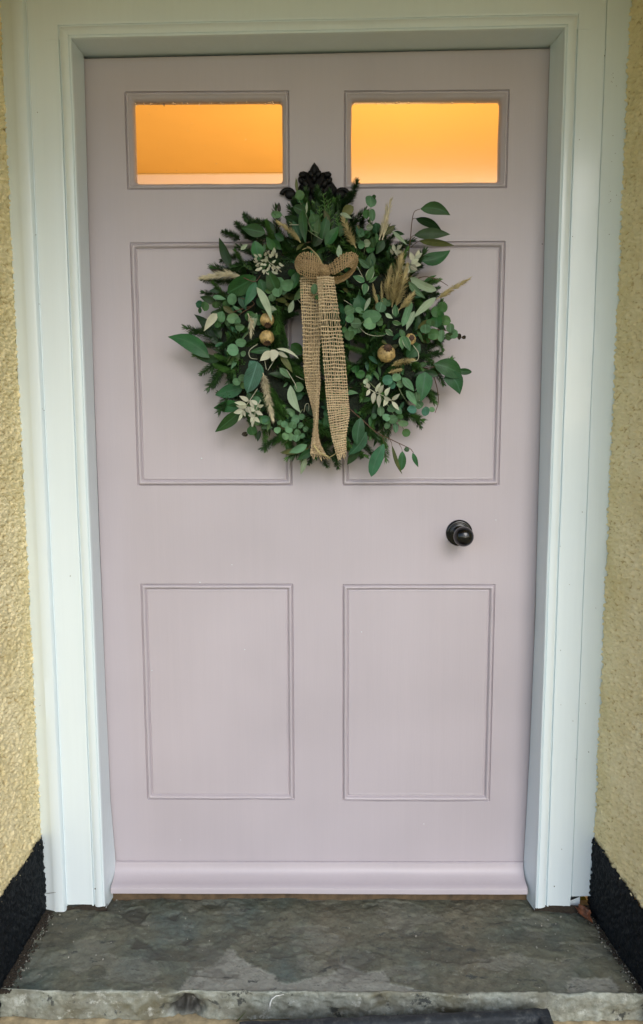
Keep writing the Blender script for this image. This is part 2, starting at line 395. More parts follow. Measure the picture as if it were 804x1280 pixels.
def reveal(side):
    xa, ya = (-.587, -.050) if side < 0 else (.579, -.050)
    xb, yb = (-.586, WALL_Y) if side < 0 else (.607, WALL_Y)
    L = math.hypot(xb-xa, yb-ya); ux, uy = (xb-xa)/L, (yb-ya)/L
    nxn, nyn = (-uy, ux) if side < 0 else (uy, -ux)
    if side < 0: nxn, nyn = (1, 0)
    else: nxn, nyn = (uy, -ux)
    if (nxn > 0) == (side > 0): nxn, nyn = -nxn, -nyn
    def f(z0):
        def g(A, B):
            return np.stack([xa+ux*A, ya+uy*A, z0+B], -1), np.broadcast_to(np.array([nxn, nyn, 0.]), A.shape+(3,))
        return g
    na = int(L/.0020)
    zt = (lambda y: PL_Z) 
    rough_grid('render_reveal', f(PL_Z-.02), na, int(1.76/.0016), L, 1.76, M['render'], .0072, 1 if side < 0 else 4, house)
    edge = lambda A, B: np.where(B > PL_Z+.002+.006*(vn(A*60, A*0, 5)-.5)+.03, -.02, .0018)
    # the black base is a hair proud of the cream; its top edge wanders
    A, B = np.meshgrid(np.linspace(0, L, na), np.linspace(0, 1, 74))
    slope = -.10 if side > 0 else -.01
    top = PL_Z+.0025+slope*A*(1 if side > 0 else 1)+.010*(vn(A*45, A*0+3, 2)-.5)+.006*(vn(A*150, A*0+9, 6)-.5)
    Zb = -.05+(top+.05)*B
    r = np.clip((.55*vn(A*150, Zb*150, 3)+.45*vn(A*330, Zb*330, 4)-.5)*1.5+.5, 0, 1)
    d = .0065*(r-.5)+.0042
    V = np.stack([xa+ux*A+nxn*d, ya+uy*A+nyn*d, Zb], -1)
    F = [(j*na+i, j*na+i+1, (j+1)*na+i+1, (j+1)*na+i) for j in range(73) for i in range(na-1)]
    mesh('black_plinth', V.reshape(-1, 3).tolist(), F, M['plinth'], house, attr={'relief': r.ravel()})
    # outer wall face beside the opening
    xo = xb+side*2.2
    xi = xb+side*.014
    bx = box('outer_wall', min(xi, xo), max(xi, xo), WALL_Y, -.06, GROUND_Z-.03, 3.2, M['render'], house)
    return bx
reveal(-1); reveal(1)
SOF_Z = 1.895
box('lintel', -.599, .620, WALL_Y, -.058, SOF_Z, 3.2, M['render'], house)
# unseen porch roof and ceiling, added to shade the top of the door
SHADE_OUT, SHADE_Z = -1.28, 1.95
box('shade_porch_ceiling', -1.15, 1.15, SHADE_OUT, WALL_Y-.002, SHADE_Z, SHADE_Z+.03, M['render'], house)
V, Fq = merge([([(-1.22, SHADE_OUT-.06, SHADE_Z+.034), (1.22, SHADE_OUT-.06, SHADE_Z+.034), (1.22, WALL_Y-.002, SHADE_Z+.034), (-1.22, WALL_Y-.002, SHADE_Z+.034),
                 (-1.22, SHADE_OUT-.06, SHADE_Z+.10), (1.22, SHADE_OUT-.06, SHADE_Z+.10), (1.22, WALL_Y-.002, SHADE_Z+.42), (-1.22, WALL_Y-.002, SHADE_Z+.42)],
                [(0, 3, 2, 1), (4, 5, 6, 7), (0, 1, 5, 4), (1, 2, 6, 5), (2, 3, 7, 6), (3, 0, 4, 7)])])
mesh('shade_porch_roof', V, Fq, M['iron'], house, smooth=False)

# ------------------------------------------------------------------ hallway seen through the panes
HALL_Z = 2.335
hall = thing('hallway', (0, 1.4, 0), 'warmly lit hallway behind the two door panes', 'hallway'); hall['kind'] = 'structure'
box('floor', -1.3, 1.3, .30, 2.7, -.02, 0.0, M['timber'], hall)
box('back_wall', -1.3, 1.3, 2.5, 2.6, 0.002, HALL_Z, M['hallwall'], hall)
box('side_wall', -1.4, -1.302, -.05, 2.6, 0.002, HALL_Z, M['hallwall'], hall)
box('side_wall', 1.302, 1.4, -.05, 2.6, 0.002, HALL_Z, M['hallwall'], hall)
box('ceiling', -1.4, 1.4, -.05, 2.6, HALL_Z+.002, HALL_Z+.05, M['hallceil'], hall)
box('front_wall', -1.3, -.60, -.055, .28, -.02, HALL_Z, M['hallwall'], hall)
box('front_wall', .60, 1.3, -.055, .28, -.02, HALL_Z, M['hallwall'], hall)
box('front_wall', -.598, .598, -.018, .28, 1.81, HALL_Z, M['hallwall'], hall)
hl = bpy.data.lights.new('hall_lamp', 'POINT'); hl.energy = 31; hl.color = (1, .57, .20); hl.shadow_soft_size = .12
ho = bpy.data.objects.new('hall_lamp', hl); COL.objects.link(ho); ho.location = (.25, 1.35, 1.35)

# ------------------------------------------------------------------ doorstep
def step():
    nx = 420
    xs = np.linspace(-.60, .635, nx)
    # profile along the run: back -> front edge -> down the riser -> under
    FY = -.293
    tt = np.linspace(-.02, FY+.004, 130)
    prof = [(y, STEP_Z, 0) for y in tt]
    for k in range(1, 6):
        a = k/5*PI/2; prof.append((FY+.004-.004*math.sin(a), STEP_Z-.004+.004*math.cos(a), .5+.1*k))
    for z in np.linspace(STEP_Z-.006, STEP_Z-.056, 26): prof.append((FY, z, 1))
    for y in np.linspace(FY+.002, FY+.05, 8): prof.append((y, STEP_Z-.057, 1))
    prof = np.array(prof); npf = len(prof)
    X = np.broadcast_to(xs, (npf, nx)).copy(); Yp = np.broadcast_to(prof[:, 0:1], (npf, nx)).copy(); Zp = np.broadcast_to(prof[:, 1:2], (npf, nx)).copy()
    E = np.broadcast_to(prof[:, 2:3], (npf, nx)).copy()
    top = (E < .4)
    # thin raised / lost layers in the stone: outlines read off the real slab
    def poly(pxs): return [tuple(PZ(a, b, STEP_Z)[:2]) for a, b in pxs]
    def sdist(pl):
        ins = np.zeros(X.shape, bool); d = np.full(X.shape, 9.)
        wx = X+.026*(fbm(X*48, Yp*48, 5, 2)-.47); wy = Yp+.026*(fbm(X*48+9, Yp*48, 5, 5)-.47)
        n = len(pl)
        for i in range(n):
            (x1, y1), (x2, y2) = pl[i], pl[(i+1) % n]
            cross = ((y1 > wy) != (y2 > wy)) & (wx < (x2-x1)*(wy-y1)/((y2-y1) if abs(y2-y1) > 1e-9 else 1e-9)+x1)
            ins ^= cross
            dx, dy = x2-x1, y2-y1; t = np.clip(((wx-x1)*dx+(wy-y1)*dy)/(dx*dx+dy*dy+1e-12), 0, 1)
            d = np.minimum(d, np.hypot(wx-x1-t*dx, wy-y1-t*dy))
        return np.where(ins, d, -d)
    pale = [poly([(214, 1246), (238, 1216), (266, 1206), (284, 1186), (302, 1198), (324, 1206), (346, 1221), (366, 1230), (388, 1222), (404, 1217), (420, 1211), (426, 1194), (433, 1207), (452, 1215), (476, 1212), (492, 1226), (512, 1233), (540, 1238), (540, 1246)]),
            poly([(708, 1240), (712, 1226), (722, 1221), (744, 1222), (762, 1219), (772, 1230), (776, 1241)]),
            poly([(596, 1212), (600, 1205), (640, 1188), (660, 1198), (640, 1214)])]
    pits = [poly([(150, 1138), (176, 1134), (188, 1142), (178, 1152), (165, 1150), (152, 1143)]),
            poly([(160, 1186), (172, 1170), (184, 1176), (192, 1186), (176, 1184), (164, 1188)]),
            poly([(222, 1178), (240, 1168), (243, 1172), (232, 1180)]),
            poly([(212, 1146), (224, 1140), (218, 1152)])]
    layer = np.zeros(X.shape); dark = np.zeros(X.shape); dz = np.zeros(X.shape)
    for k, p in enumerate(pale):
        s = sdist(p); a = np.clip(s/.0015+.5, 0, 1)*top; layer = np.maximum(layer, a*(.9 if k < 2 else .3)); dark = np.maximum(dark, np.clip(1-np.abs(s+.0012)/.0011, 0, 1)*.55*top*(vn(X*40, Yp*40, 3) > .4)); dz -= .0022*a*(1 if k < 2 else .5)  # also paints a dark shadow line along the lip of each patch
    n9 = fbm(X*11+3, Yp*17, 6, 4); ex = np.clip((n9-.565)*60, 0, 1)*top; layer = np.maximum(layer, ex*.24); dz -= .0014*ex
    n8 = fbm(X*13+8, Yp*20, 6, 1); ex = np.clip((n8-.60)*60, 0, 1)*top; dark = np.maximum(dark, ex*.35); dz -= .0016*ex
    for p in pits:
        s = sdist(p); a = np.clip(s/.003+.5, 0, 1)*top; dark = np.maximum(dark, a*.7); dz -= .003*a
    # flaking ripples: terraced noise
    n = fbm(X*16, Yp*22, 5, 3); terr = np.floor(n*14)/14
    dz += top*(.016*(terr-.47)*.5+.0042*(fbm(X*70, Yp*70, 4, 6)-.47))
    fr = n*14-np.floor(n*14); crack = ((fr < .07) | (fr > .96))*top*(vn(X*25, Yp*25, 1) > .45)
    dark = np.maximum(dark, crack*.35)
    dz -= top*.004*np.clip((np.abs(X)-.35)/.25, 0, 1)
    Zp += dz
    rf = np.clip((E-.4)/.4, 0, 1)
    Yp += rf*(.017*(fbm(X*22, Zp*30, 4, 4)-.47)+.006*(fbm(X*90, Zp*90, 3, 7)-.47))
    Zp += (E > .4)*(.004*(vn(X*18, X*0, 5)-.5))
    # damp broken hollow in the riser
    hp = P(232, 1262, FY); hollow = np.exp(-(((X-hp.x)/.032)**2+((Zp-hp.z)/.020)**2))*rf
    hollow = hollow*(.6+.9*vn(X*120, Zp*120, 2)); Yp += hollow*.030; dark = np.maximum(dark, np.clip(hollow*2.2-.3, 0, 1))
    h2 = P(474, 1247, FY); h = np.exp(-(((X-h2.x)/.008)**2+((Zp-h2.z)/.006)**2))*rf; Yp += h*.006; dark = np.maximum(dark, h*.8)
    V = np.stack([X, Yp, Zp], -1).reshape(-1, 3).tolist()
    F = [(j*nx+i, (j+1)*nx+i, (j+1)*nx+i+1, j*nx+i+1) for j in range(npf-1) for i in range(nx-1)]
    o = mesh('doorstep', V, F, M['stone'], None, attr={'layer': layer.ravel(), 'edge': (rf*.85).ravel(), 'dark': dark.ravel()}, org=(0, -.16, 0))
    tag(o, label='worn grey stone doorstep with flaking patches below the pink door', category='doorstep', kind='thing')
    return o
st = step()
# mortar bed under the slab
nx, nz = 200, 12
X, Zz = np.meshgrid(np.linspace(-.62, .64, nx), np.linspace(-.075, -.041, nz))
Yb = -.276+.014*(fbm(X*24, Zz*40, 4, 2)-.47)
mesh('mortar_bed', np.stack([X, Yb, Zz], -1).reshape(-1, 3).tolist(), [(j*nx+i, j*nx+i+1, (j+1)*nx+i+1, (j+1)*nx+i) for j in range(nz-1) for i in range(nx-1)], M['ground'], st)
sp = [P(355, 1243, -.2965), P(345, 1245, -.2995), P(340, 1249, -.3005), P(338, 1254, -.301), P(337, 1260, -.301)]
V, Fq = tube_vf(sp, [.0005, .0008, .0010, .0015, .0018], 6); mesh('paint_splash', V, Fq, M['splash'], st)

# grit and crumbs on the step
parts = []
def crumb(p, s):
    v, f = ell_vf(p, s*random.uniform(.6, 1.2), s*random.uniform(.6, 1.2), s*.6, 5, 3, random.random()*3)
    parts.append((v, f))
for px, py in ((146, 1125), (96, 1149), (139, 1178), (120, 1194), (129, 1199), (86, 1196), (92, 1177), (49, 1218), (186, 1157), (232, 1148), (558, 1122), (628, 1126), (685, 1150), (677, 1157), (611, 1173), (671, 1184), (752, 1178), (764, 1189), (701, 1146), (262, 1176), (240, 1155), (320, 1190), (437, 1160), (520, 1170)):
    crumb(PZ(px, py, STEP_Z+.001), random.uniform(.0016, .0028))
for k in range(230):
    if random.random() < .6:
        y = random.uniform(-.29, -.075); x = -.580+abs(random.gauss(0, .013)); 
    else:
        y = random.uniform(-.29, -.08); x = .578-abs(random.gauss(0, .009))+(-.08-y)*.085
    crumb((x, y, STEP_Z-.002), random.uniform(.0008, .0024))
for k in range(120):
    crumb((random.uniform(-.55, .55), random.uniform(-.28, -.05), STEP_Z), random.uniform(.0006, .0013))
V, Fq = merge(parts); o = mesh('grit', V, Fq, M['grit'], None, org=(0, -.18, STEP_Z)); tag(o, kind='stuff', label='pale grit and crumbs scattered on the stone doorstep', category='grit')
parts = []
for k in range(700):
    y = random.uniform(-.30, -.07); x = -.582+abs(random.gauss(0, .010)); crumb((x, y, STEP_Z-.001), random.uniform(.0012, .0036))
for k in range(300):
    y = random.uniform(-.29, -.08); x = .577-abs(random.gauss(0, .006))+(-.08-y)*.085; crumb((x, y, STEP_Z-.002), random.uniform(.001, .0026))
V, Fq = merge(parts); o = mesh('soil_crumbs', V, Fq, M['soil'], None, org=(0, -.18, STEP_Z)); tag(o, kind='stuff', label='dark soil crumbs along the foot of the black wall base', category='soil')

# ------------------------------------------------------------------ door frame
frame = thing('door_frame', (0, -.03, 0), 'white painted moulded timber frame around the pink door', 'door frame')
frame['kind'] = 'thing'
XL, XR, TILT = -.4537, .4578, .0127
def zhead(x): return 1.7585+TILT*x
FY0 = -.065
PROF_L = [(0, -.060), (0, FY0-.0015), (.0008, FY0-.0040), (.0030, FY0-.0056), (.0042, FY0-.0030), (.0054, FY0-.0052), (.011, FY0-.0056), (.017, FY0-.0040), (.0220, FY0-.0005), (.0235, FY0+.0052), (.0250, FY0+.0052), (.0258, FY0+.0004), (.0290, FY0), (.0300, FY0+.0035), (.050, FY0+.0035), (.082, FY0+.003), (.0832, FY0+.0050), (.0846, FY0+.0048), (.0855, FY0-.003), (.088, FY0-.0060), (.092, FY0-.0068), (.106, FY0-.0063), (.110, FY0-.0035), (.120, FY0+.001), (.134, FY0+.004), (.134, -.045)]
PROF_R = [(0, -.060), (0, FY0-.0015), (.0008, FY0-.0040), (.0030, FY0-.0056), (.0042, FY0-.0030), (.0054, FY0-.0052), (.011, FY0-.0056), (.017, FY0-.0040), (.0220, FY0-.0005), (.0235, FY0+.0052), (.0250, FY0+.0052), (.0258, FY0+.0004), (.0290, FY0), (.0300, FY0+.0035), (.050, FY0+.0035), (.0760, FY0+.003), (.0766, FY0+.0075), (.0782, FY0+.0075), (.0790, FY0+.0046), (.126, FY0+.0068), (.126, -.045)]
def sweep_side(prof, sgn, x0):
    nz = 90; V = []; F = []; n = len(prof)
    for j in range(nz):
        for (u, y) in prof:
            x = x0+sgn*u; zt = zhead(x0)+u+TILT*sgn*u
            zb = (.024 if u < .0845 else .013) if sgn < 0 else (.026 if u < .0768 else .046)
            zb += .0025*(mnoise.noise(Vector((u*60, 3.3, sgn)))-.2)
            z = zb+(zt-zb)*j/(nz-1)
            wob = .0009*mnoise.noise(Vector((x*25, z*4, 1.7)))+.0004*mnoise.noise(Vector((x*60, z*16, 5)))
            wx = .0007*mnoise.noise(Vector((u*20, z*6, 9+sgn)))
            V.append((x+wx, y+wob, z))
    for j in range(nz-1):
        for i in range(n-1):
            q = (j*n+i, j*n+i+1, (j+1)*n+i+1, (j+1)*n+i)
            F.append(q if sgn > 0 else q[::-1])
    F.append(tuple(range(n)))
    return V, F
def sharp(o, ang=35):
    me = o.data; me.polygons.foreach_set('use_smooth', [True]*len(me.polygons))
    bm = bmesh.new(); bm.from_mesh(me)
    for e in bm.edges:
        if len(e.link_faces) == 2 and e.calc_face_angle(0) > math.radians(ang): e.smooth = False
    bm.to_mesh(me); bm.free(); return o
V, Fq = sweep_side(PROF_L, -1, XL); sharp(mesh('side_architrave', V, Fq, M['white'], frame))
V, Fq = sweep_side(PROF_R, 1, XR); sharp(mesh('side_architrave', V, Fq, M['white'], frame))
def head_arch():
    prof = PROF_R; n = len(prof); nxs = 60; V = []; F = []
    for j in range(nxs):
        for (u, y) in prof:
            xa, xb = XL-u, XR+u; x = xa+(xb-xa)*j/(nxs-1)
            z = zhead(x)+u
            V.append((x, y+.0007*mnoise.noise(Vector((x*5, u*30, 4.))), z+.0006*mnoise.noise(Vector((x*6, u*20, 7.)))))
    for j in range(nxs-1):
        for i in range(n-1): F.append((j*n+i, (j+1)*n+i, (j+1)*n+i+1, j*n+i+1))
    return V, F
parts = []
for px, py, r in ((119, 1111, .0016), (693, 1108, .0012), (678, 305, .0011), (736, 940, .001), (88, 720, .0009), (60, 860, .0009), (728, 640, .0009)):
    parts.append(ell_vf(P(px, py, FY0-.003), r, .0012, r, 7, 5))
for k in range(34):
    parts.append(ell_vf(P(random.gauss(762, 5), random.uniform(60, 300), FY0+.0055), .0007, .0006, random.uniform(.0006, .0011), 6, 4))
for k in range(30):
    parts.append(ell_vf(P(random.choice((random.gauss(52, 6), random.gauss(705, 18))), random.uniform(120, 1100), FY0-.002), .0005, .002, random.uniform(.0004, .0008), 6, 4))
V, Fq = merge(parts); o = mesh('specks', V, Fq, M['grime'], frame); o['kind'] = 'stuff'
V, Fq = tube_vf([P(55, 1117, FY0-.0045), P(62, 1116.5, FY0-.0066), P(70, 1115.5, FY0-.0064)], [.0003, .0006, .0003], 5); mesh('crack', V, Fq, M['grime'], frame)
for (xa, xb) in ((-.588, -.452), (.457, .575)):
    V = []; Fq = []
    for i in range(40):
        x = xa+(xb-xa)*i/39; h = .011+.004*mnoise.noise(Vector((x*70, 2, 1))); V += [(x, FY0+.002+.003*mnoise.noise(Vector((x*50, 7, 1))), STEP_Z-.008), (x, FY0+.006, STEP_Z+h)]
    Fq = [(2*i, 2*i+2, 2*i+3, 2*i+1) for i in range(39)]; mesh('dirt_seam', V, Fq, M['soil'], frame)
V, Fq = head_arch(); sharp(mesh('head_architrave', V, Fq, M['white'], frame))
# jambs: the reveal faces between architrave and door
def jamb(x, sgn):
    V = []; F = []; ys = [-.0635, -.040, -.020, -.0034]; nz = 60
    for j in range(nz):
        for k, y in enumerate(ys):
            z = .016+(zhead(x)+.002-.016)*j/(nz-1)
            xe = float(np.interp(z, [.05, .09, .23, .45, .76, 1.09, 1.44, 1.60, 1.76], [-.447, -.448, -.4545, -.456, -.4570, -.4568, -.4550, -.4532, -.4515]) if sgn < 0 else np.interp(z, [.05, .09, .32, .63, .99, 1.40, 1.63, 1.76], [.447, .4485, .4538, .4568, .4548, .4512, .4500, .4500]))
            tq = min(1, max(0, (y+.0635)/.0601)); V.append(((x+sgn*.0004)*(1-tq)+xe*tq+.0004*mnoise.noise(Vector((y*9, z*4, sgn*3.))), y, z))
    for j in range(nz-1):
        for k in range(3):
            q = (j*4+k, j*4+k+1, (j+1)*4+k+1, (j+1)*4+k); F.append(q if sgn < 0 else q[::-1])
    m0 = len(V)
    V2, F2 = box_vf(min(x+sgn*.006, x+sgn*.10), max(x+sgn*.006, x+sgn*.10), -.050, .075, .012, zhead(x)+.05)
    Va, Fa = merge([(V, F), (V2, F2)])
    return mesh('side_jamb', Va, Fa, M['white'], frame, smooth=False)
jamb(XL, -1); jamb(XR, 1)
V = [(XL-.05, -.0625, zhead(XL)+.0005), (XR+.05, -.0625, zhead(XR)+.0005), (XR+.05, .07, zhead(XR)), (XL-.05, .07, zhead(XL))]
V2 = [(a, b, c+.05) for a, b, c in V]
mesh('head_jamb', V+V2, [(0, 3, 2, 1), (4, 5, 6, 7), (0, 1, 5, 4), (1, 2, 6, 5), (2, 3, 7, 6), (3, 0, 4, 7)], M['white'], frame, smooth=False)
for a, b in ((XL-.01, XL+.012), (XR-.012, XR+.01)): box('door_stop', a, b, .0455, .074, .012, zhead(0), M['white'], frame)
box('door_stop', XL-.01, XR+.01, .046, .0735, zhead(0)-.02, zhead(0)+.02, M['white'], frame)
V, Fq = box_vf(XL+.004, XR-.004, -.026, .09, .004, .0275); mesh('threshold', V, Fq, M['timber'], frame, smooth=False)

# ------------------------------------------------------------------ door
DX0, DX1 = -.4572, .4570                        # the leaf runs a little behind the jambs
def dtop(x): return 1.7545+.0137*x
DB = .040
door = thing('front_door', (0, 0, DB), 'dusty pink panelled front door with two small glowing panes at the top', 'front door')
door['kind'] = 'thing'
RW = [(-.3765, -.0537, 1.5035, 1.6880), (.0530, .3752, 1.5028, 1.6868)]
RP = [(-.3745, -.0520, .9150, 1.4035), (.0503, .3750, .9145, 1.4028), (-.3750, -.0525, .2276, .7085), (.0510, .3722, .2255, .7075)]
def leaf_door():
    V = []; F = []
    def quad(a, b, c, d):
        n = len(V); V.extend([a, b, c, d]); F.append((n, n+1, n+2, n+3))
    def rect(x0, x1, z0, z1, y=0, zt=None):
        z1a, z1b = (z1, z1) if zt is None else (zt(x0), zt(x1))
        quad((x0, y, z0), (x1, y, z0), (x1, y, z1b), (x0, y, z1a))
    rows = [(RP[2], RP[3]), (RP[0], RP[1]), (RW[0], RW[1])]
    zb = DB
    for a, b in rows:
        lo = min(a[2], b[2])
        rect(DX0, DX1, zb, lo); hi = max(a[3], b[3])
        rect(DX0, a[0], lo, hi); rect(a[1], b[0], lo, hi); rect(b[1], DX1, lo, hi)
        for r in (a, b):
            if r[2] > lo: rect(r[0], r[1], lo, r[2])
            if r[3] < hi: rect(r[0], r[1], r[3], hi)
        zb = hi
    rect(DX0, DX1, zb, 0, 0, dtop)
    for r in RP+RW:
        x0, x1, z0, z1 = r; d = .040
        quad((x0, 0, z0), (x0, d, z0), (x1, d, z0), (x1, 0, z0)); quad((x0, 0, z1), (x1, 0, z1), (x1, d, z1), (x0, d, z1))
        quad((x0, 0, z0), (x0, 0, z1), (x0, d, z1), (x0, d, z0)); quad((x1, 0, z0), (x1, d, z0), (x1, d, z1), (x1, 0, z1))
    for x in (DX0, DX1): quad((x, 0, DB), (x, .044, DB), (x, .044, dtop(x)), (x, 0, dtop(x)))
    quad((DX0, 0, dtop(DX0)), (DX1, 0, dtop(DX1)), (DX1, .044, dtop(DX1)), (DX0, .044, dtop(DX0)))
    quad((DX0, 0, DB), (DX0, .044, DB), (DX1, .044, DB), (DX1, 0, DB))
    return V, F
V, Fq = leaf_door(); mesh('door_leaf', V, Fq, M['pink'], door, smooth=False)
def loop(rc, ins, y, seed, r=.002, ns=26, jit=.0007):
    """points round a rectangle inset by ins with small rounded corners"""
    x0, x1, z0, z1 = rc[0]+ins, rc[1]-ins, rc[2]+ins, rc[3]-ins
    pts = []
    cs = [(x0+r, z0+r, PI), (x1-r, z0+r, 1.5*PI), (x1-r, z1-r, 0), (x0+r, z1-r, .5*PI)]
    arcs = []
    for (a, b, t) in cs: arcs.append([(a+r*math.cos(t+k/4*PI/2), b+r*math.sin(t+k/4*PI/2)) for k in range(5)])
    for i in range(4):
        pts += arcs[i]; e = arcs[i][-1]; s = arcs[(i+1) % 4][0]
        for k in range(1, ns): pts.append((e[0]+(s[0]-e[0])*k/ns, e[1]+(s[1]-e[1])*k/ns))
    out = []
    for (x, z) in pts:
        nn = Vector((x*16, z*16, seed)); n2 = Vector((x*60, z*60, seed+ins*900))
        out.append((x+jit*mnoise.noise(nn), y+.5*jit*mnoise.noise(n2), z+jit*mnoise.noise(nn+Vector((9, 4, 2)))))
    return out
def rings(rc, prof, seed, jit=.0007):
    V = []; F = []
    for row in prof:
        ins, y = row[0], row[1]; r = row[2] if len(row) > 2 else .0025
        V += loop(rc, ins, y, seed, r, jit=jit)
    n = len(V)//len(prof)
    for j in range(len(prof)-1):
        for i in range(n): F.append((j*n+i, j*n+(i+1) % n, (j+1)*n+(i+1) % n, (j+1)*n+i))
    return V, F
for k, rc in enumerate(RP):
    zm = (rc[2]+rc[3])/2
    pan = box('panel', rc[0]+.0140, rc[1]-.0140, .0016, .016, rc[2]+.0140, rc[3]-.0140, M['pink'], door)
    V, Fq = rings(rc, [(-.0012, .0012), (-.0008, -.0003), (.0004, .0020), (.0014, .0045), (.0021, .0043), (.0030, .0008), (.0042, -.0026), (.0066, -.0044), (.0090, -.0030), (.0106, .0008), (.0114, .0042), (.0122, .0042), (.0134, .0014), (.0150, .0006), (.018, .0020)], 3.3+k)
    mesh('bead', V, Fq, M['pink'], pan)
for k, rc in enumerate(RW):
    wn = thing('window', ((rc[0]+rc[1])/2, .01, (rc[2]+rc[3])/2), parent=door)
    V, Fq = rings(rc, [(-.0012, .0012), (-.0008, -.0002), (.0004, .0020), (.0014, .0055), (.0022, .0052), (.0032, .0000), (.0050, -.0022), (.0070, -.0010), (.0082, .0030), (.0095, .0032), (.0130, .0090, .004), (.0150, .0135, .006), (.0155, .026, .006)], 8.1+k, .0009)
    mesh('glazing_bead', V, Fq, M['pink'], wn)
    box('pane', rc[0]+.004, rc[1]-.004, .0145, .0185, rc[2]+.004, rc[3]-.004, M['misted' if k else 'glass'], wn)
    # droplets of condensation below the top bead
    parts = []
    for q in range(46):
        x = random.uniform(rc[0]+.018, rc[1]-.018); z = rc[3]-.0165-abs(random.gauss(0, .0018))
        s = random.uniform(.0007, .0019); parts.append(ell_vf((x, .0143, z), s, s*.6, s, 8, 5))
    for q in range(16):
        x = random.uniform(rc[0]+.018, rc[1]-.018); z = random.uniform(rc[2]+.016, rc[3]-.02)
        s = random.uniform(.0004, .0009); parts.append(ell_vf((x, .0144, z), s, s*.6, s, 6, 4))
    V, Fq = merge(parts); o = mesh('droplets', V, Fq, M['glass'], wn); o['kind'] = 'stuff'
# weatherboard along the foot
wb = [(.0, .0865), (-.004, .0868), (-.0065, .0850), (-.0072, .0815), (-.0085, .075), (-.012, .068), (-.019, .062), (-.028, .0578), (-.036, .0555), (-.0425, .0540), (-.0455, .0515), (-.0462, .0490), (-.0462, .0395), (-.0440, .0380), (-.012, .0385), (0, .040)]
nxs = 40; V = []; Fq = []; n = len(wb)
for j in range(nxs):
    x = -.4480+.8950*j/(nxs-1)
    for (y, z) in wb:
        V.append((x, y+.0006*mnoise.noise(Vector((x*9, z*30, 2.))), z+.0020*x+.0007*mnoise.noise(Vector((x*6, y*30, 6.)))))
for j in range(nxs-1):
    for i in range(n-1): Fq.append((j*n+i, j*n+i+1, (j+1)*n+i+1, (j+1)*n+i))
Fq.append(tuple(reversed(range(n)))); Fq.append(tuple((nxs-1)*n+i for i in range(n)))
sharp(mesh('weatherboard', V, Fq, M['pink'], door), 30)
# small raised paint chips and nail heads
parts = []
for px, py in ((250, 728), (290, 706), (190, 838), (252, 573), (236, 232), (620, 650), (306, 812), (530, 1030), (226, 1050), (452, 790)):
    s = random.uniform(.0007, .0012); parts.append(ell_vf(P(px, py, -.0002), s*1.5, s*.5, s, 6, 4))
V, Fq = merge(parts); o = mesh('paint_nibs', V, Fq, M['white'], door); o['kind'] = 'stuff'

# door knob
kc = P(574, 666, 0); kn = thing('door_knob', kc, parent=door)
V, Fq = lathe_vf([(.0275, 0), (.0275, .002), (.026, .0045), (.0225, .0058), (.021, .0052), (.0195, .0060), (.018, .0075), (.0165, .0072), (.015, .0078), (.0135, .0105), (.011, .0115), (.0001, .0118)], kc, (0, -1, 0), 44); mesh('rose', V, Fq, M['knob'], kn)
V, Fq = lathe_vf([(.0095, .010), (.0085, .018), (.0082, .026), (.0095, .033), (.0125, .0365), (.0165, .0390), (.0192, .0435), (.0203, .050), (.0200, .056), (.0180, .0620), (.0140, .0670), (.0080, .0702), (.0001, .0712)], kc, (0, -1, 0), 44); mesh('knob', V, Fq, M['knob'], kn)

# door knocker, black cast iron, partly hidden by the wreath
kc = P(394, 246, 0); kk = thing('door_knocker', kc, parent=door)
def ext(out, y0, y1, inset=.0025):
    pts = [P(a, b, 0) for a, b in out]; c = sum(pts, Vector())/len(pts); n = len(pts); V = []; F = []
    for (yy, k) in ((y0, 0), (y1+.002, 0), (y1, 1)):
        for p in pts:
            d = (p-c); q = c+d*(1-k*inset/max(d.length, 1e-4)); V.append((q.x, yy, q.z))
    for j in range(2):
        for i in range(n): F.append((j*n+i, j*n+(i+1) % n, (j+1)*n+(i+1) % n, (j+1)*n+i))
    F.append(tuple(2*n+i for i in range(n))); return V, F
outl = [(393, 204), (398, 210), (401, 217), (406, 216), (412, 215), (413, 221), (409, 224), (416, 229), (421, 236), (423, 245), (421, 256), (416, 268), (408, 282), (394, 292), (380, 282), (374, 268), (371, 256), (371, 244), (373, 235), (378, 228), (381, 223), (375, 221), (375, 216), (380, 215), (386, 217), (389, 210)]
parts = [ext(outl[::-1], .0, -.007)]
def lob(px, py, rx, rz, ry=.006, y=-.009, rot=0): parts.append(ell_vf(P(px, py, y), rx, ry, rz, 14, 9, rot))
lob(393, 212, .006, .011); lob(389, 218, .0055, .008, rot=.5); lob(398, 218, .0055, .008, rot=-.5); lob(393, 224, .005, .008, .008)
for s in (-1, 1):
    x = lambda d: 394+s*d
    lob(x(16), 219, .0075, .0052, .006, rot=s*.3); lob(x(18), 226, .005, .0075, rot=s*-.5)
    lob(x(12), 230, .006, .010, .007, -.010, s*-.4); lob(x(20), 240, .006, .011, .006, -.009, s*.2); lob(x(8), 238, .005, .009, .008, -.011, s*.3)
    lob(x(22), 252, .006, .010, .006, -.009); lob(x(13), 250, .0065, .008, .009, -.011); lob(x(15), 262, .007, .012, .007, -.009)
lob(393, 240, .007, .010, .011, -.010); lob(393, 252, .0055, .009, .013, -.012); lob(394, 262, .010, .006, .011, -.011)
V, Fq = merge(parts); mesh('backplate', V, Fq, M['iron'], kk)
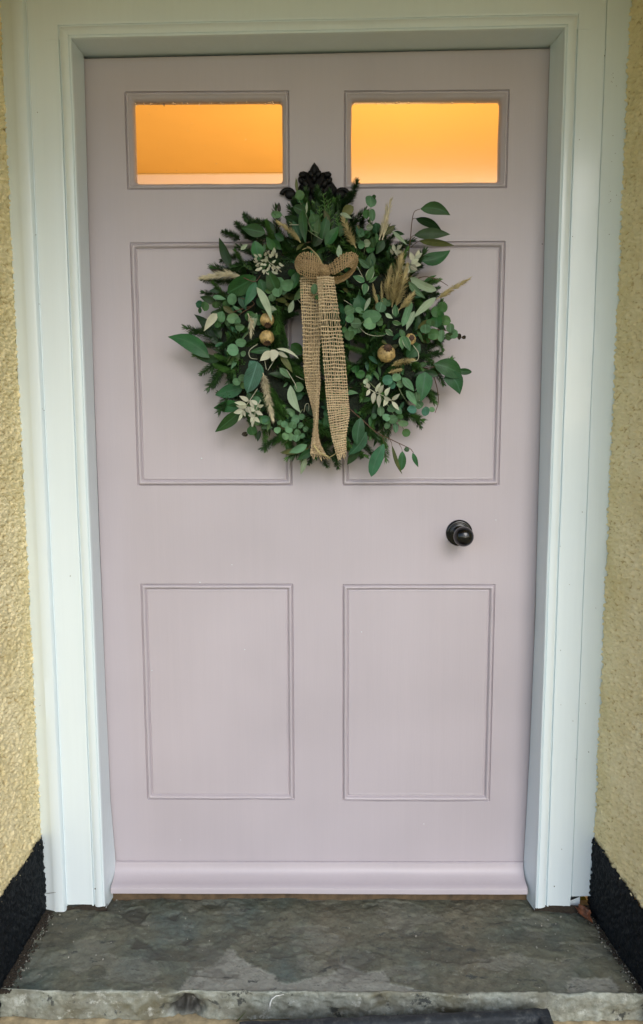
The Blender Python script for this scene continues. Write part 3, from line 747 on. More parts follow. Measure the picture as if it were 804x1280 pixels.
for s in (-1, 1):
    parts = []
    cx = 394+s*31; sp = []
    for k in range(20):
        t = k/19; a = t*2.1*PI; r = 9*(1-.72*t)
        sp.append(P(cx+s*(-2+r*math.cos(a+PI))*-1, 243-r*math.sin(a)*.85, -.008))
    parts.append(tube_vf(sp, [.0045*(1-.4*k/19) for k in range(20)], 8))
    parts.append(ell_vf(P(cx, 243, -.008), .0115, .006, .0095, 12, 8))
    parts.append(tube_vf([P(cx-s*4, 250, -.007), P(cx-s*8, 258, -.008), P(cx-s*13, 266, -.008)], [.0065, .006, .004], 8))
    V, Fq = merge(parts); mesh('scroll', V, Fq, M['iron'], kk)
rp = [P(394+22*math.sin(a), 275+24*-math.cos(a), -.022) for a in np.linspace(.3, 2*PI-.3, 28)]
V, Fq = tube_vf(rp, .005, 10); mesh('ring', V, Fq, M['iron'], kk)
# ------------------------------------------------------------------ wreath
WC = P(405, 425, -.05)
wreath = thing('wreath', P(404, 292, -.045), 'round evergreen wreath of fir and eucalyptus with a burlap bow, hanging on the pink door', 'wreath')
# mossy ring and wire-bound twigs that carry the greenery
nu, nv = 96, 14; V = []; Fq = []
for i in range(nu):
    a = 2*PI*i/nu
    for j in range(nv):
        t = 2*PI*j/nv; k = mnoise.noise(Vector((math.cos(a)*5, math.sin(a)*5, t*1.2)))
        r = .142+(.062+.014*k)*math.cos(t); y = -.042+(.034+.012*k)*math.sin(t)
        V.append((WC.x+r*math.cos(a), min(y, -.002), WC.z+r*math.sin(a)))
for i in range(nu):
    for j in range(nv):
        Fq.append((i*nv+j, ((i+1) % nu)*nv+j, ((i+1) % nu)*nv+(j+1) % nv, i*nv+(j+1) % nv))
mesh('moss_ring', V, Fq, M['moss'], wreath)
parts = []
for k in range(26):
    a0 = random.uniform(0, 2*PI); rr = random.uniform(.082, .20); yy = random.uniform(-.075, -.02)
    pts = [(WC.x+(rr+.006*math.sin(q*9+k))*math.cos(a0+q), yy+.006*math.sin(q*7), WC.z+(rr+.006*math.sin(q*9+k))*math.sin(a0+q)) for q in np.linspace(0, random.uniform(.5, 1.3), 9)]
    parts.append(tube_vf(pts, .0017, 5))
V, Fq = merge(parts); mesh('twigs', V, Fq, M['twig'], wreath)

# --- fir sprigs: a few meshes, shared by all copies
def fir_proto(seed, length, nl, dens, curve):
    rnd = random.Random(seed)
    pts = [Vector((length*t, 0, curve*length*t*t)) for t in np.linspace(0, 1, 8)]
    st = tube_vf(pts, [.0017*(1-.6*t) for t in np.linspace(0, 1, 8)], 5)
    V = []; F = []
    n = int(dens*length/.1)
    for k in range(n):
        t = .06+.94*(k+rnd.random()*.7)/n
        p = Vector((length*t, 0, curve*length*t*t))
        ax = Vector((1, 0, 2*curve*t)).normalized()
        th = k*2.399+rnd.uniform(-.4, .4)
        e1 = Vector((0, 1, 0)); e2 = ax.cross(e1)
        rad = (e1*math.cos(th)+e2*math.sin(th))
        if rad.y > .55: rad.y *= .3; rad.normalize()
        lean = rnd.uniform(.35, .75)+(.7 if t > .93 else 0)
        d = (ax*lean+rad*(1-.25*lean)).normalized()
        L = nl*rnd.uniform(.75, 1.1)*(1-.30*abs(t-.4))
        s = d.cross(rad).normalized()*.00125*rnd.uniform(.8, 1.25); up = s.cross(d).normalized()*.0006
        b = p+rad*.001; m = b+d*L*.55+ax*L*.04; e = b+d*L+ax*L*.13
        q = len(V)
        V += [b-s*.6, b+s*.6, m+s, m+up*1.0, m-s, e]
        F += [(q, q+3, q+4), (q, q+1, q+3), (q+1, q+2, q+3), (q+4, q+3, q+5), (q+3, q+2, q+5)]
    return st, (V, F)
FIR = []
for s in range(6):
    L = (.105, .12, .09, .11, .08, .13)[s]
    st, nd = fir_proto(s, L, (.0165, .0140, .0145, .0120, .0155, .0130)[s], (260, 320, 290, 400, 280, 330)[s], (.10, -.12, .05, .2, -.05, -.2)[s])
    ms = []
    for nm, (V, F), mt in (('fir_sprig', st, M['firstem']), ('needles', nd, M['needle_light' if s == 3 else 'needle'])):
        me = bpy.data.meshes.new(nm); me.from_pydata([tuple(v) for v in V], [], F); me.materials.append(mt)
        me.polygons.foreach_set('use_smooth', [nm == 'fir_sprig']*len(me.polygons)); ms.append(me)
    FIR.append((L, ms))
ML = FIR[0][1][1].copy(); ML.materials.clear(); ML.materials.append(M['needle_light'])
def fir(base, tip, kind=None, light=False):
    base = Vector(base); tip = Vector(tip); d = tip-base; k = random.randrange(6) if kind is None else kind
    L, (m1, m2) = FIR[k]
    x = d.normalized(); yv = Vector((0, 1, 0)); yv = (yv-x*yv.dot(x)).normalized(); zv = x.cross(yv)
    rt = random.uniform(-.5, .5); y2 = yv*math.cos(rt)+zv*math.sin(rt); z2 = x.cross(y2); sc = d.length/L
    o = bpy.data.objects.new('fir_sprig', m1); COL.objects.link(o); o.parent = wreath
    o.matrix_local = Matrix.Translation(base-wpos(wreath)) @ Matrix((x, y2, z2)).transposed().to_4x4() @ Matrix.Diagonal((sc, max(.8, min(1.1, sc)), max(.8, min(1.1, sc)), 1))
    n = bpy.data.objects.new('needles', m2); COL.objects.link(n); n.parent = o; n['kind'] = 'stuff'
    if light: n.material_slots[0].link = 'OBJECT'; n.material_slots[0].material = M['needle_light']
def pix(px, py, y=-.06): return P(px, py, y)
# filler sprigs laid clockwise round the ring
for k in range(176):
    a = 2*PI*k/176+random.uniform(-.04, .04); band = k % 3
    r = (.108, .155, .184)[band]+random.uniform(-.012, .012)
    out = (-.45, .30, .75)[band]+random.uniform(-.3, .3)
    L = (.070, .085, .075)[band]*random.uniform(.85, 1.15)
    dirv = Vector((-math.sin(a)*math.cos(out)*1+math.cos(a)*math.sin(out), 0, math.cos(a)*math.cos(out)+math.sin(a)*math.sin(out)))
    if k % 2: dirv = Vector((math.sin(a)*math.cos(out)+math.cos(a)*math.sin(out), 0, -math.cos(a)*math.cos(out)+math.sin(a)*math.sin(out)))
    b = Vector((WC.x+r*math.cos(a), random.uniform(-.055, -.08) if band < 2 else -.05, WC.z+r*math.sin(a)))
    e = b+dirv*L+Vector((0, random.uniform(-.022, .012), 0))
    if (e-Vector((WC.x, e.y, WC.z))).length < .060: e = b+(e-b)*.6
    if e.y > -.012: e.y = -.012
    fir(b, e, light=random.random() < .30)
# sprigs one can single out at the rim and in the face
for bx, by, tx, ty, yb, yt, kd, lt in (
  (434, 256, 451, 229, -.05, -.055, 0, 0), (422, 262, 440, 240, -.05, -.06, 4, 0), (296, 351, 253, 356, -.06, -.06, 1, 0), (300, 300, 282, 286, -.05, -.05, 0, 0), (322, 285, 304, 270, -.05, -.05, 4, 0),
  (300, 320, 276, 324, -.05, -.05, 2, 0), (303, 332, 284, 337, -.05, -.04, 2, 0), (312, 300, 300, 276, -.05, -.05, 0, 0), (345, 288, 322, 272, -.06, -.05, 0, 0),
  (346, 378, 351, 432, -.085, -.085, 1, 1), (352, 428, 340, 440, -.08, -.08, 3, 1), (338, 482, 350, 524, -.09, -.10, 3, 1), (333, 478, 346, 512, -.085, -.095, 3, 1), (344, 490, 340, 520, -.085, -.095, 3, 1),
  (284, 436, 257, 472, -.055, -.05, 1, 0), (290, 440, 264, 478, -.06, -.05, 0, 0), (280, 430, 250, 440, -.05, -.05, 5, 0), (300, 450, 274, 458, -.08, -.075, 5, 1), (296, 462, 268, 468, -.075, -.06, 5, 1),
  (520, 440, 556, 428, -.055, -.045, 0, 0), (518, 446, 550, 440, -.06, -.05, 4, 0), (512, 430, 545, 418, -.06, -.05, 2, 0), (508, 505, 527, 532, -.05, -.045, 4, 0), (520, 470, 544, 500, -.05, -.05, 4, 0),
  (470, 440, 436, 446, -.075, -.07, 5, 1), (466, 452, 432, 458, -.07, -.07, 0, 0), (470, 425, 440, 432, -.07, -.07, 5, 1), (480, 500, 448, 505, -.075, -.08, 3, 1), (455, 540, 486, 546, -.06, -.07, 5, 1),
  (400, 560, 404, 584, -.05, -.05, 0, 0), (392, 556, 388, 580, -.05, -.05, 4, 0), (440, 552, 453, 570, -.05, -.045, 4, 0), (420, 556, 418, 584, -.05, -.045, 0, 0), (360, 545, 366, 568, -.05, -.05, 2, 0),
  (470, 330, 486, 292, -.06, -.075, 1, 0), (478, 345, 500, 300, -.06, -.07, 1, 0), (484, 350, 505, 325, -.06, -.06, 0, 0), (460, 330, 470, 296, -.06, -.07, 0, 0), (445, 296, 436, 268, -.05, -.06, 4, 0), (448, 300, 452, 274, -.05, -.05, 4, 0),
  (395, 300, 372, 284, -.07, -.075, 5, 0), (420, 312, 415, 284, -.07, -.075, 5, 1), (352, 318, 378, 305, -.07, -.08, 5, 1), (530, 380, 546, 366, -.05, -.05, 4, 0), (535, 395, 556, 384, -.05, -.05, 0, 0),
  (515, 372, 530, 392, -.065, -.06, 1, 0), (395, 545, 372, 556, -.05, -.05, 1, 0), (330, 420, 312, 440, -.08, -.085, 5, 1), (318, 410, 292, 420, -.075, -.075, 5, 1), (476, 380, 462, 400, -.07, -.075, 5, 1), (500, 452, 470, 472, -.08, -.085, 3, 1),
  (354, 458, 380, 440, -.055, -.06, 1, 1), (362, 470, 384, 448, -.05, -.055, 0, 0), (350, 440, 372, 452, -.06, -.06, 5, 1), (446, 462, 432, 448, -.06, -.06, 0, 1), (408, 380, 412, 440, -.055, -.055, 1, 0), (424, 385, 426, 445, -.055, -.055, 0, 0), (396, 385, 394, 440, -.055, -.055, 4, 0), (414, 430, 420, 480, -.055, -.055, 0, 0), (402, 430, 398, 485, -.055, -.055, 1, 0), (418, 400, 430, 460, -.045, -.045, 2, 0), (386, 390, 384, 450, -.05, -.05, 2, 0), (350, 400, 356, 460, -.06, -.06, 1, 0), (345, 420, 366, 470, -.055, -.06, 0, 0), (360, 470, 388, 500, -.06, -.065, 5, 1), (352, 455, 378, 478, -.06, -.06, 1, 0), (378, 500, 408, 482, -.05, -.06, 0, 0), (430, 510, 400, 488, -.05, -.055, 1, 0), (448, 495, 425, 470, -.05, -.06, 5, 0), (460, 480, 440, 462, -.06, -.06, 1, 1), (352, 392, 366, 372, -.06, -.06, 0, 0), (440, 380, 446, 420, -.06, -.065, 5, 0), (452, 400, 440, 425, -.06, -.06, 0, 0),  # vertical sprigs behind the bow tails are added to darken the weave's slots
  (385, 320, 372, 380, -.05, -.055, 0, 0), (425, 330, 428, 385, -.05, -.05, 0, 0), (405, 330, 400, 275, -.07, -.075, 0, 0), (384, 276, 380, 238, -.05, -.045, 4, 0), (398, 276, 402, 236, -.05, -.045, 0, 0), (410, 276, 414, 240, -.05, -.045, 2, 0), (390, 280, 389, 246, -.06, -.06, 3, 1), (372, 280, 366, 250, -.05, -.045, 4, 0), (420, 280, 426, 246, -.05, -.045, 1, 0), (398, 300, 393, 244, -.06, -.06, 1, 0), (390, 300, 380, 252, -.06, -.06, 4, 0), (408, 300, 410, 250, -.06, -.06, 1, 1), (416, 296, 428, 250, -.055, -.055, 0, 0), (380, 300, 367, 258, -.06, -.055, 0, 0), (402, 296, 402, 252, -.07, -.07, 3, 1), (395, 320, 385, 262, -.07, -.075, 1, 0), (415, 320, 425, 262, -.065, -.07, 2, 0), (430, 325, 442, 285, -.07, -.075, 0, 0), (380, 320, 362, 280, -.065, -.07, 2, 0), (410, 315, 412, 258, -.06, -.07, 4, 0), (370, 325, 345, 295, -.07, -.07, 1, 0), (440, 330, 462, 305, -.065, -.07, 1, 0), (400, 320, 376, 275, -.055, -.065, 4, 0), (322, 300, 300, 290, -.07, -.065, 1, 0), (350, 310, 326, 288, -.07, -.065, 5, 1)):
    fir(pix(bx, by, yb), pix(tx, ty, yt), kd, bool(lt))

# --- leaves
SHAPE = {'lance': lambda t: math.sin(PI*t**.80)**.9*(1-.12*t), 'oval': lambda t: math.sin(PI*t)**.62, 'round': lambda t: (max(0, 1-(2*t-1)**2))**.5,
         'drop': lambda t: math.sin(PI*t**.62)**.85, 'strap': lambda t: min(1, 5*t+.15, 6*(1-t))**.8}
def leaf(base, tip, w, mat, shape='lance', curve=0., roll=0., arch=.06, fold=.25, parent=None, name='leaf', cup=0.):
    base = Vector(base); tip = Vector(tip); a = tip-base; L = a.length; a.normalize()
    v = (_C-(base+tip)/2).normalized(); n = (v-a*v.dot(a)).normalized(); s = a.cross(n)
    s, n = s*math.cos(roll)+n*math.sin(roll), n*math.cos(roll)-s*math.sin(roll)
    NL = 8 if L > .018 else 6; V = []; F = []; UV = []
    ww = 1+random.uniform(-.04, .04); ph = random.random()*6
    for i in range(NL+1):
        t = i/NL
        c = base+a*L*t+s*(curve*L*4*t*(1-t))+n*(arch*L*4*t*(1-t))
        h = max(SHAPE[shape](min(max(t, 0), 1)) if 0 < t < 1 else (.06 if t == 0 else .02), .02)*w/2*ww
        for q in (-1, -.5, 0, .5, 1):
            off = n*(fold*h*abs(q)+cup*h*q*q+.05*h*math.sin(t*9+ph+q))
            V.append(c+s*(h*q)+off); UV.append((.5+q/2*(.35+.65*h/(w/2)), t))
    for i in range(NL):
        for j in range(4): F.append((i*5+j, i*5+j+1, i*5+6+j, i*5+5+j))
    return mesh(name, V, F, LM[mat], parent if parent is not None else wreath, org=base, uvs=UV)
def stem(pts, r=.0012, mat='twig', name='stem', parent=None):
    s = spline([tuple(p) for p in pts], max(6, 4*len(pts)))
    n = len(s); V, F = tube_vf([Vector(q) for q in s], [r*(1-.45*i/n) for i in range(n)], 6)
    return mesh(name, V, F, M[mat], parent if parent is not None else wreath, org=pts[0])
PXM = .00161
def L1(k, bx, by, tx, ty, w, y=-.09, dy=-.008, shape='lance', curve=0., roll=None, par=None, nm=None, arch=.05, fold=.22):
    if roll is None: roll = random.uniform(-.35, .35)
    nm = nm or {'cream': 'bleached_leaf', 'sage': 'eucalyptus_leaf', 'teal': 'eucalyptus_leaf', 'gum': 'eucalyptus_leaf', 'pale': 'olive_leaf', 'edged': 'edged_leaf'}.get(k, 'laurel_leaf')
    return leaf(pix(bx, by, y), pix(tx, ty, y+dy), w*PXM*1.03, k, shape, curve, roll, arch, fold, par, nm)
def R1(k, cx, cy, r, y=-.10, ry=None, ang=None, par=None, roll=None):
    """a roundish eucalyptus leaf centred on (cx,cy)"""
    ry = ry or r; ang = random.uniform(0, 2*PI) if ang is None else ang
    L = r if ry == r else max(r, ry)
    if ry != r: ang = (0 if r > ry else PI/2)+random.choice((0, PI)) + random.uniform(-.2, .2)
    w = 2*min(r, ry); dx, dy = math.cos(ang)*L, math.sin(ang)*L
    return leaf(pix(cx-dx, cy-dy, y+.004), pix(cx+dx, cy+dy, y-.004), w*PXM, k, 'round', 0, random.uniform(-.4, .4) if roll is None else roll, random.uniform(-.05, .09), random.uniform(.05, .3), par, 'eucalyptus_leaf', random.uniform(-.1, .2))

# long leaves and loose leaves: kind, base, tip, width (photo scale), depth, change of depth, shape, sideways curve
for q in (
 ('dark', 289, 336, 274, 297, 12, -.065, .01), ('brown', 280, 341, 262, 337, 5, -.06, .0), ('green', 320, 346, 284, 366, 22, -.100, .004, 'oval'), ('gum', 320, 353, 306, 383, 12, -.112, -.004), ('green', 332, 291, 302, 285, 15, -.095, .0),
 ('dark', 343, 292, 333, 274, 9, -.07, .0), ('green', 344, 313, 333, 296, 10, -.10, 0), ('gum', 324, 326, 318, 301, 15, -.10, -.006, 'oval'), ('pale', 301, 312, 310, 305, 5, -.10, 0), ('green', 346, 364, 335, 337, 17, -.116, -.006, 'drop'),
 ('gum', 330, 366, 325, 349, 11, -.105, 0, 'oval'), ('pale', 321, 359, 340, 402, 9, -.118, -.006, 'lance', -.05), ('pale', 336, 384, 346, 387, 6, -.114, 0), ('pale', 361, 391, 367, 375, 7, -.105, 0), ('green', 366, 361, 373, 339, 10, -.115, 0, 'oval'),
 ('dark', 276, 363, 261, 364, 6, -.07, 0), ('dark', 270, 377, 250, 371, 9, -.075, 0), ('sage', 266, 371, 283, 374, 6, -.09, 0), ('olive', 279, 383, 294, 393, 7, -.095, 0), ('cream', 271, 392, 255, 414, 10, -.10, -.006, 'drop', .06), ('dark', 280, 392, 266, 390, 9, -.075, 0),
 ('dark', 272, 432, 243, 393, 14, -.060, .014, 'lance', .10), ('green', 262, 447, 210, 421, 21, -.070, .010, 'lance', .10), ('dark', 275, 450, 243, 444, 12, -.062, .006), ('teal', 322, 452, 309, 491, 20, -.118, -.006, 'oval'), ('teal', 328, 474, 312, 451, 15, -.110, 0, 'oval'),
 ('gum', 304, 484, 269, 494, 17, -.075, .010), ('green', 302, 506, 267, 510, 15, -.070, .012), ('green', 302, 513, 269, 540, 15, -.072, .010), ('gum', 319, 526, 337, 523, 9, -.10, 0, 'oval'), ('dark', 336, 526, 337, 546, 4, -.07, .01),
 ('dark', 325, 538, 322, 552, 6, -.06, 0), ('cream', 339, 439, 325, 451, 9, -.115, -.004), ('cream', 344, 437, 340, 452, 10, -.115, -.004, 'drop'), ('cream', 346, 436, 374, 449, 4, -.11, -.004, 'lance', -.12), ('cream', 348, 440, 360, 447, 5, -.11, 0), ('green', 338, 437, 312, 440, 8, -.11, 0),
 ('sage', 350, 460, 363, 473, 8, -.105, 0), ('pale', 363, 482, 376, 516, 11, -.108, -.004, 'lance', .08), ('sage', 380, 484, 367, 483, 12, -.105, 0, 'oval'), ('olive', 350, 443, 366, 466, 8, -.10, .006), ('green', 378, 442, 364, 430, 15, -.07, 0, 'oval'),
 ('olive', 386, 560, 352, 567, 8, -.075, .006), ('green', 392, 562, 371, 575, 10, -.08, 0), ('sage', 384, 556, 361, 566, 10, -.082, 0), ('pale', 383, 572, 376, 593, 7, -.070, .012), ('olive', 374, 562, 350, 566, 6, -.07, .006),
 ('olive', 371, 240, 370, 222, 4, -.085, .0), ('mid', 369, 246, 381, 243, 11, -.09, 0, 'oval'), ('green', 367, 258, 383, 266, 11, -.09, 0, 'oval'), ('green', 378, 262, 382, 304, 11, -.10, -.008), ('dark', 376, 281, 356, 270, 15, -.085, .0), ('pale', 383, 267, 384, 252, 3, -.09, 0),
 ('brown', 349, 266, 349, 253, 4, -.075, 0), ('green', 407, 307, 424, 283, 13, -.098, 0), ('dark', 392, 308, 404, 286, 12, -.09, 0), ('olive', 428, 268, 442, 258, 11, -.085, 0, 'oval'), ('pale', 425, 267, 440, 273, 6, -.09, 0), ('dark', 372, 296, 358, 285, 12, -.085, 0),
 ('olive', 480, 293, 494, 282, 8, -.085, 0), ('dark', 492, 290, 506, 293, 5, -.07, 0), ('pale', 491, 289, 509, 306, 5, -.09, 0), ('pale', 424, 322, 424, 306, 7, -.10, 0),
 ('edged', 456, 352, 441, 345, 8, -.115, -.004), ('edged', 457, 354, 455, 369, 9, -.115, -.004), ('edged', 459, 351, 467, 332, 9, -.112, -.002), ('edged', 461, 353, 472, 345, 4, -.115, -.004), ('green', 462, 334, 466, 315, 11, -.10, 0), ('sage', 462, 335, 448, 323, 8, -.10, 0), ('gum', 459, 322, 466, 338, 10, -.097, 0),
 ('pale', 463, 372, 455, 389, 5, -.105, -.004), ('green', 452, 392, 448, 368, 19, -.098, 0, 'drop'), ('sage', 444, 385, 456, 392, 7, -.10, 0), ('edged', 495, 396, 494, 380, 8, -.112, 0), ('edged', 490, 402, 503, 405, 6, -.11, 0), ('pale', 482, 392, 491, 398, 5, -.11, 0),
 ('pale', 513, 347, 546, 363, 9, -.095, -.004, 'strap', .04), ('sage', 511, 352, 532, 373, 8, -.098, -.004, 'lance', .05), ('pale', 545, 372, 516, 398, 9, -.10, -.004, 'lance', .04), ('sage', 514, 376, 503, 408, 8, -.10, -.006, 'strap'), ('pale', 518, 389, 508, 413, 8, -.102, -.004), ('pale', 518, 332, 512, 341, 10, -.095, 0),
 ('edged', 503, 420, 503, 437, 8, -.112, -.004), ('edged', 505, 420, 513, 439, 9, -.114, -.004), ('green', 500, 412, 506, 424, 7, -.11, 0), ('green', 525, 430, 508, 446, 16, -.09, 0, 'oval'), ('sage', 503, 472, 518, 489, 9, -.108, -.004), ('sage', 508, 488, 521, 507, 9, -.105, 0), ('edged', 482, 412, 492, 420, 7, -.11, 0),
 ('green', 340, 300, 352, 312, 10, -.095, 0), ('green', 355, 300, 343, 292, 9, -.09, 0), ('mid', 330, 405, 316, 393, 12, -.10, 0), ('green', 322, 372, 332, 388, 10, -.10, 0), ('dark', 309, 394, 324, 404, 10, -.09, 0), ('pale', 321, 391, 317, 413, 5, -.105, 0), ('pale', 318, 392, 310, 412, 4, -.105, 0),
 ('gum', 378, 492, 366, 500, 9, -.09, 0), ('dark', 356, 505, 372, 520, 10, -.085, 0), ('sage', 366, 512, 354, 518, 7, -.095, 0), ('dark', 450, 560, 434, 581, 11, -.08, .012), ('dark', 472, 543, 467, 559, 4, -.07, .012), ('sage', 424, 546, 440, 552, 8, -.085, 0), ('sage', 434, 556, 424, 540, 8, -.085, 0),
 ('dark', 412, 424, 404, 366, 24, -.05, 0), ('green', 420, 420, 424, 368, 22, -.05, 0), ('dark', 396, 420, 388, 372, 18, -.05, 0), ('dark', 405, 470, 412, 400, 24, -.045, 0), ('dark', 425, 460, 428, 395, 22, -.042, 0), ('dark', 392, 468, 388, 400, 20, -.045, 0), ('dark', 416, 500, 420, 450, 20, -.05, 0), ('dark', 400, 276, 396, 250, 11, -.075, 0), ('green', 384, 274, 378, 252, 10, -.075, 0), ('dark', 410, 276, 417, 254, 10, -.075, 0), ('green', 400, 296, 388, 262, 13, -.09, -.004), ('dark', 385, 290, 371, 262, 12, -.08, 0), ('green', 402, 300, 410, 268, 12, -.09, 0), ('dark', 415, 292, 424, 262, 11, -.08, 0), ('mid', 396, 296, 399, 272, 9, -.098, 0), ('gum', 376, 300, 366, 276, 11, -.09, 0), ('green', 425, 296, 434, 272, 10, -.09, 0), ('gum', 300, 368, 308, 388, 10, -.09, 0), ('green', 530, 352, 546, 344, 4, -.06, .01), ('dark', 480, 300, 470, 318, 10, -.08, 0), ('olive', 412, 280, 405, 262, 7, -.09, 0), ('mid', 388, 290, 398, 278, 8, -.095, 0)):  # first leaves sit behind the bow tails, added to darken the weave's slots
    L1(*q)

# gum sprigs with brown stems: stem points, leaves
def sprig(name, pts, leaves, mat='twig', r=.0011, y=-.08):
    st = stem([pix(p[0], p[1], p[2] if len(p) > 2 else y) for p in pts], r, mat, name)
    for q in leaves:
        if q[0] == 'R': R1(*q[1:], par=st)
        else: L1(*q, par=st)
    return st
sprig('gum_sprig', [(510, 322, -.06), (513, 300, -.062), (515, 278, -.064), (518, 265, -.066), (526, 261, -.067)], [
    ('green', 526, 261, 563, 269, 15, -.067, .004, 'lance', -.10, .15), ('dark', 520, 273, 552, 288, 12, -.066, .006, 'lance', -.10, -.5), ('dark', 518, 294, 563, 293, 14, -.066, .004, 'lance', -.02, .2), ('olive', 524, 301, 568, 307, 10, -.064, .006, 'lance', -.05, -.5), ('green', 527, 326, 563, 313, 16, -.064, .008, 'drop', .10, .2)])
for a, b in (((515, 275), (520, 273)), ((514, 297), (519, 294)), ((514, 309), (525, 301))): stem([pix(*a, -.064), pix((a[0]+b[0])/2, (a[1]+b[1])/2-1, -.066), pix(*b, -.066)], .0007)
sprig('gum_sprig', [(510, 468, -.07), (523, 460, -.075), (536, 460, -.078), (544, 458, -.078)], [
    ('green', 543, 455, 577, 470, 21, -.080, .006, 'oval', -.06, .2), ('green', 570, 464, 590, 465, 8, -.070, .006, 'oval'), ('gum', 558, 466, 575, 493, 19, -.076, .008, 'drop', -.12, .1), ('gum', 532, 465, 526, 503, 20, -.092, .0, 'drop', .0, .1)])
stem([pix(534, 460, -.078), pix(542, 470, -.07), pix(547, 488, -.06), pix(548, 503, -.052), pix(544, 516, -.05)], .0011)
sprig('gum_sprig', [(436, 510, -.08), (452, 524, -.085), (470, 540, -.085), (488, 549, -.08), (505, 557, -.075), (513, 561, -.072), (517, 566, -.07)], [
    ('gum', 451, 522, 446, 556, 15, -.10, .002, 'oval', .03, .15), ('gum', 458, 540, 435, 569, 15, -.092, .006, 'lance', -.06, .2), ('gum', 480, 555, 464, 596, 15, -.084, .008, 'oval', .05, .1), ('olive', 490, 557, 503, 593, 7, -.08, .008, 'lance', .12, .8),
    ('gum', 503, 564, 502, 588, 10, -.076, .006, 'oval', 0, .1), ('dark', 505, 562, 512, 562, 6, -.075, 0, 'round'), ('gum', 516, 566, 523, 584, 6, -.072, .006, 'lance')])
for a, b in (((477, 544), (480, 556)), ((487, 549), (490, 558)), ((499, 555), (503, 565))): stem([pix(*a, -.08), pix((a[0]+b[0])/2+1, (a[1]+b[1])/2, -.081), pix(*b, -.081)], .0006)
# silvery sprigs of small round leaves
sprig('eucalyptus_sprig', [(455, 318, -.085), (459, 296, -.088), (463, 275, -.085), (464, 255, -.075)], [
    ('R', 'sage', 463, 252, 7, -.075, 7.5), ('R', 'mid', 468, 246, 2.5, -.075), ('R', 'mid', 458, 268, 4, -.082, 6), ('R', 'sage', 465.5, 269, 4, -.085, 8), ('R', 'pale', 462, 284, 4.5, -.095, 3.5), ('R', 'gum', 470, 285, 5.5, -.08, 7), ('R', 'sage', 452, 291, 5, -.095), ('R', 'mid', 459, 293, 5, -.092),
    ('R', 'pale', 459, 304, 4.5, -.10), ('R', 'sage', 452, 306, 4.5, -.098), ('R', 'mid', 466, 303, 5, -.09, 7), ('R', 'sage', 448, 300, 4, -.09), ('R', 'mid', 463, 312, 5, -.092)], 'stem')
sprig('eucalyptus_sprig', [(390, 300, -.08), (388, 283, -.085), (380, 262, -.09), (373, 248, -.09), (369, 230, -.085)], [
    ('R', 'mid', 393, 275, 7, -.095, 8), ('R', 'green', 375, 250, 4, -.088)], 'stem', .0009)
sprig('eucalyptus_sprig', [(378, 283, -.085), (364, 279, -.085), (356, 272, -.08), (350, 267, -.078)], [('R', 'sage', 346, 268, 7, -.078, 4.2)], 'stem', .0009)
sprig('eucalyptus_sprig', [(372, 345, -.10), (360, 352, -.112), (350, 360, -.115), (340, 366, -.115)], [
    ('R', 'sage', 359, 356, 8, -.122, 7), ('R', 'sage', 349, 352, 6, -.118), ('R', 'sage', 340, 372, 5, -.12), ('R', 'sage', 348, 365, 6.5, -.122), ('R', 'mid', 336, 364, 4, -.115), ('R', 'sage', 355, 363, 5.5, -.116), ('R', 'green', 365, 341, 5, -.11)], 'stem', .0009)
sprig('eucalyptus_sprig', [(316, 382, -.085), (300, 387, -.09), (284, 393, -.09), (270, 395, -.085)], [
    ('R', 'sage', 291, 398, 8, -.10, 6), ('R', 'sage', 277, 396, 6, -.095, 7), ('R', 'mid', 283, 380, 5, -.088), ('R', 'sage', 290, 374, 6, -.098, 7.5), ('R', 'mid', 270, 381, 4.5, -.09), ('R', 'gum', 249, 380, 4.5, -.078), ('R', 'mid', 256, 383, 5, -.082, 6), ('R', 'mid', 250, 388, 2.2, -.075, 4), ('R', 'sage', 285, 404, 4, -.09), ('R', 'mid', 272, 404, 4.5, -.09, 6)], 'twig', .0011)
sprig('eucalyptus_sprig', [(312, 414, -.09), (302, 426, -.10), (292, 440, -.102), (284, 452, -.09)], [
    ('R', 'sage', 291, 438, 7.5, -.108, 7), ('R', 'sage', 301, 428, 7, -.106, 5), ('R', 'sage', 300, 408, 6, -.10, 4.5), ('R', 'sage', 297, 402, 4, -.10), ('R', 'mid', 312, 395, 6, -.10), ('R', 'sage', 318, 396, 5, -.106), ('R', 'sage', 304, 442, 3.5, -.10)], 'stem', .0009)
sprig('eucalyptus_sprig', [(318, 470, -.09), (308, 476, -.095), (298, 478, -.092), (292, 482, -.085)], [('R', 'sage', 296, 477, 5.5, -.10, 4.5), ('R', 'sage', 302, 472, 4.5, -.10), ('R', 'mid', 304, 482, 4, -.09)], 'stem', .0008)
sprig('eucalyptus_sprig', [(326, 508, -.09), (322, 522, -.09), (316, 534, -.08), (307, 543, -.07)], [('R', 'mid', 331, 525, 7, -.098, 5.5), ('R', 'mid', 315, 538, 6, -.08), ('R', 'brown', 306, 543, 4, -.068, 3), ('R', 'sage', 322, 528, 5, -.09, 4), ('R', 'sage', 321, 500, 6, -.088, 5), ('R', 'sage', 318, 510, 5, -.09, 6), ('R', 'sage', 312, 492, 4, -.09)], 'stem', .0009)
sprig('eucalyptus_sprig', [(378, 512, -.085), (371, 524, -.095), (366, 536, -.10), (360, 550, -.09), (352, 556, -.08)], [('R', 'sage', c, d, r_, -.105+random.uniform(-.006, .008)) for c, d, r_ in ((361, 537, 4.8), (366, 531, 5), (369, 524, 5.5), (357, 545, 4.6), (371, 548, 4.8), (376, 532, 3.6), (372, 540, 4.4), (347, 538, 4.2), (364, 546, 4.6), (356, 530, 4.4), (350, 528, 3.5), (378, 545, 3.4), (365, 517, 4), (377, 521, 4), (382, 536, 3.6))], 'stem', .0008)
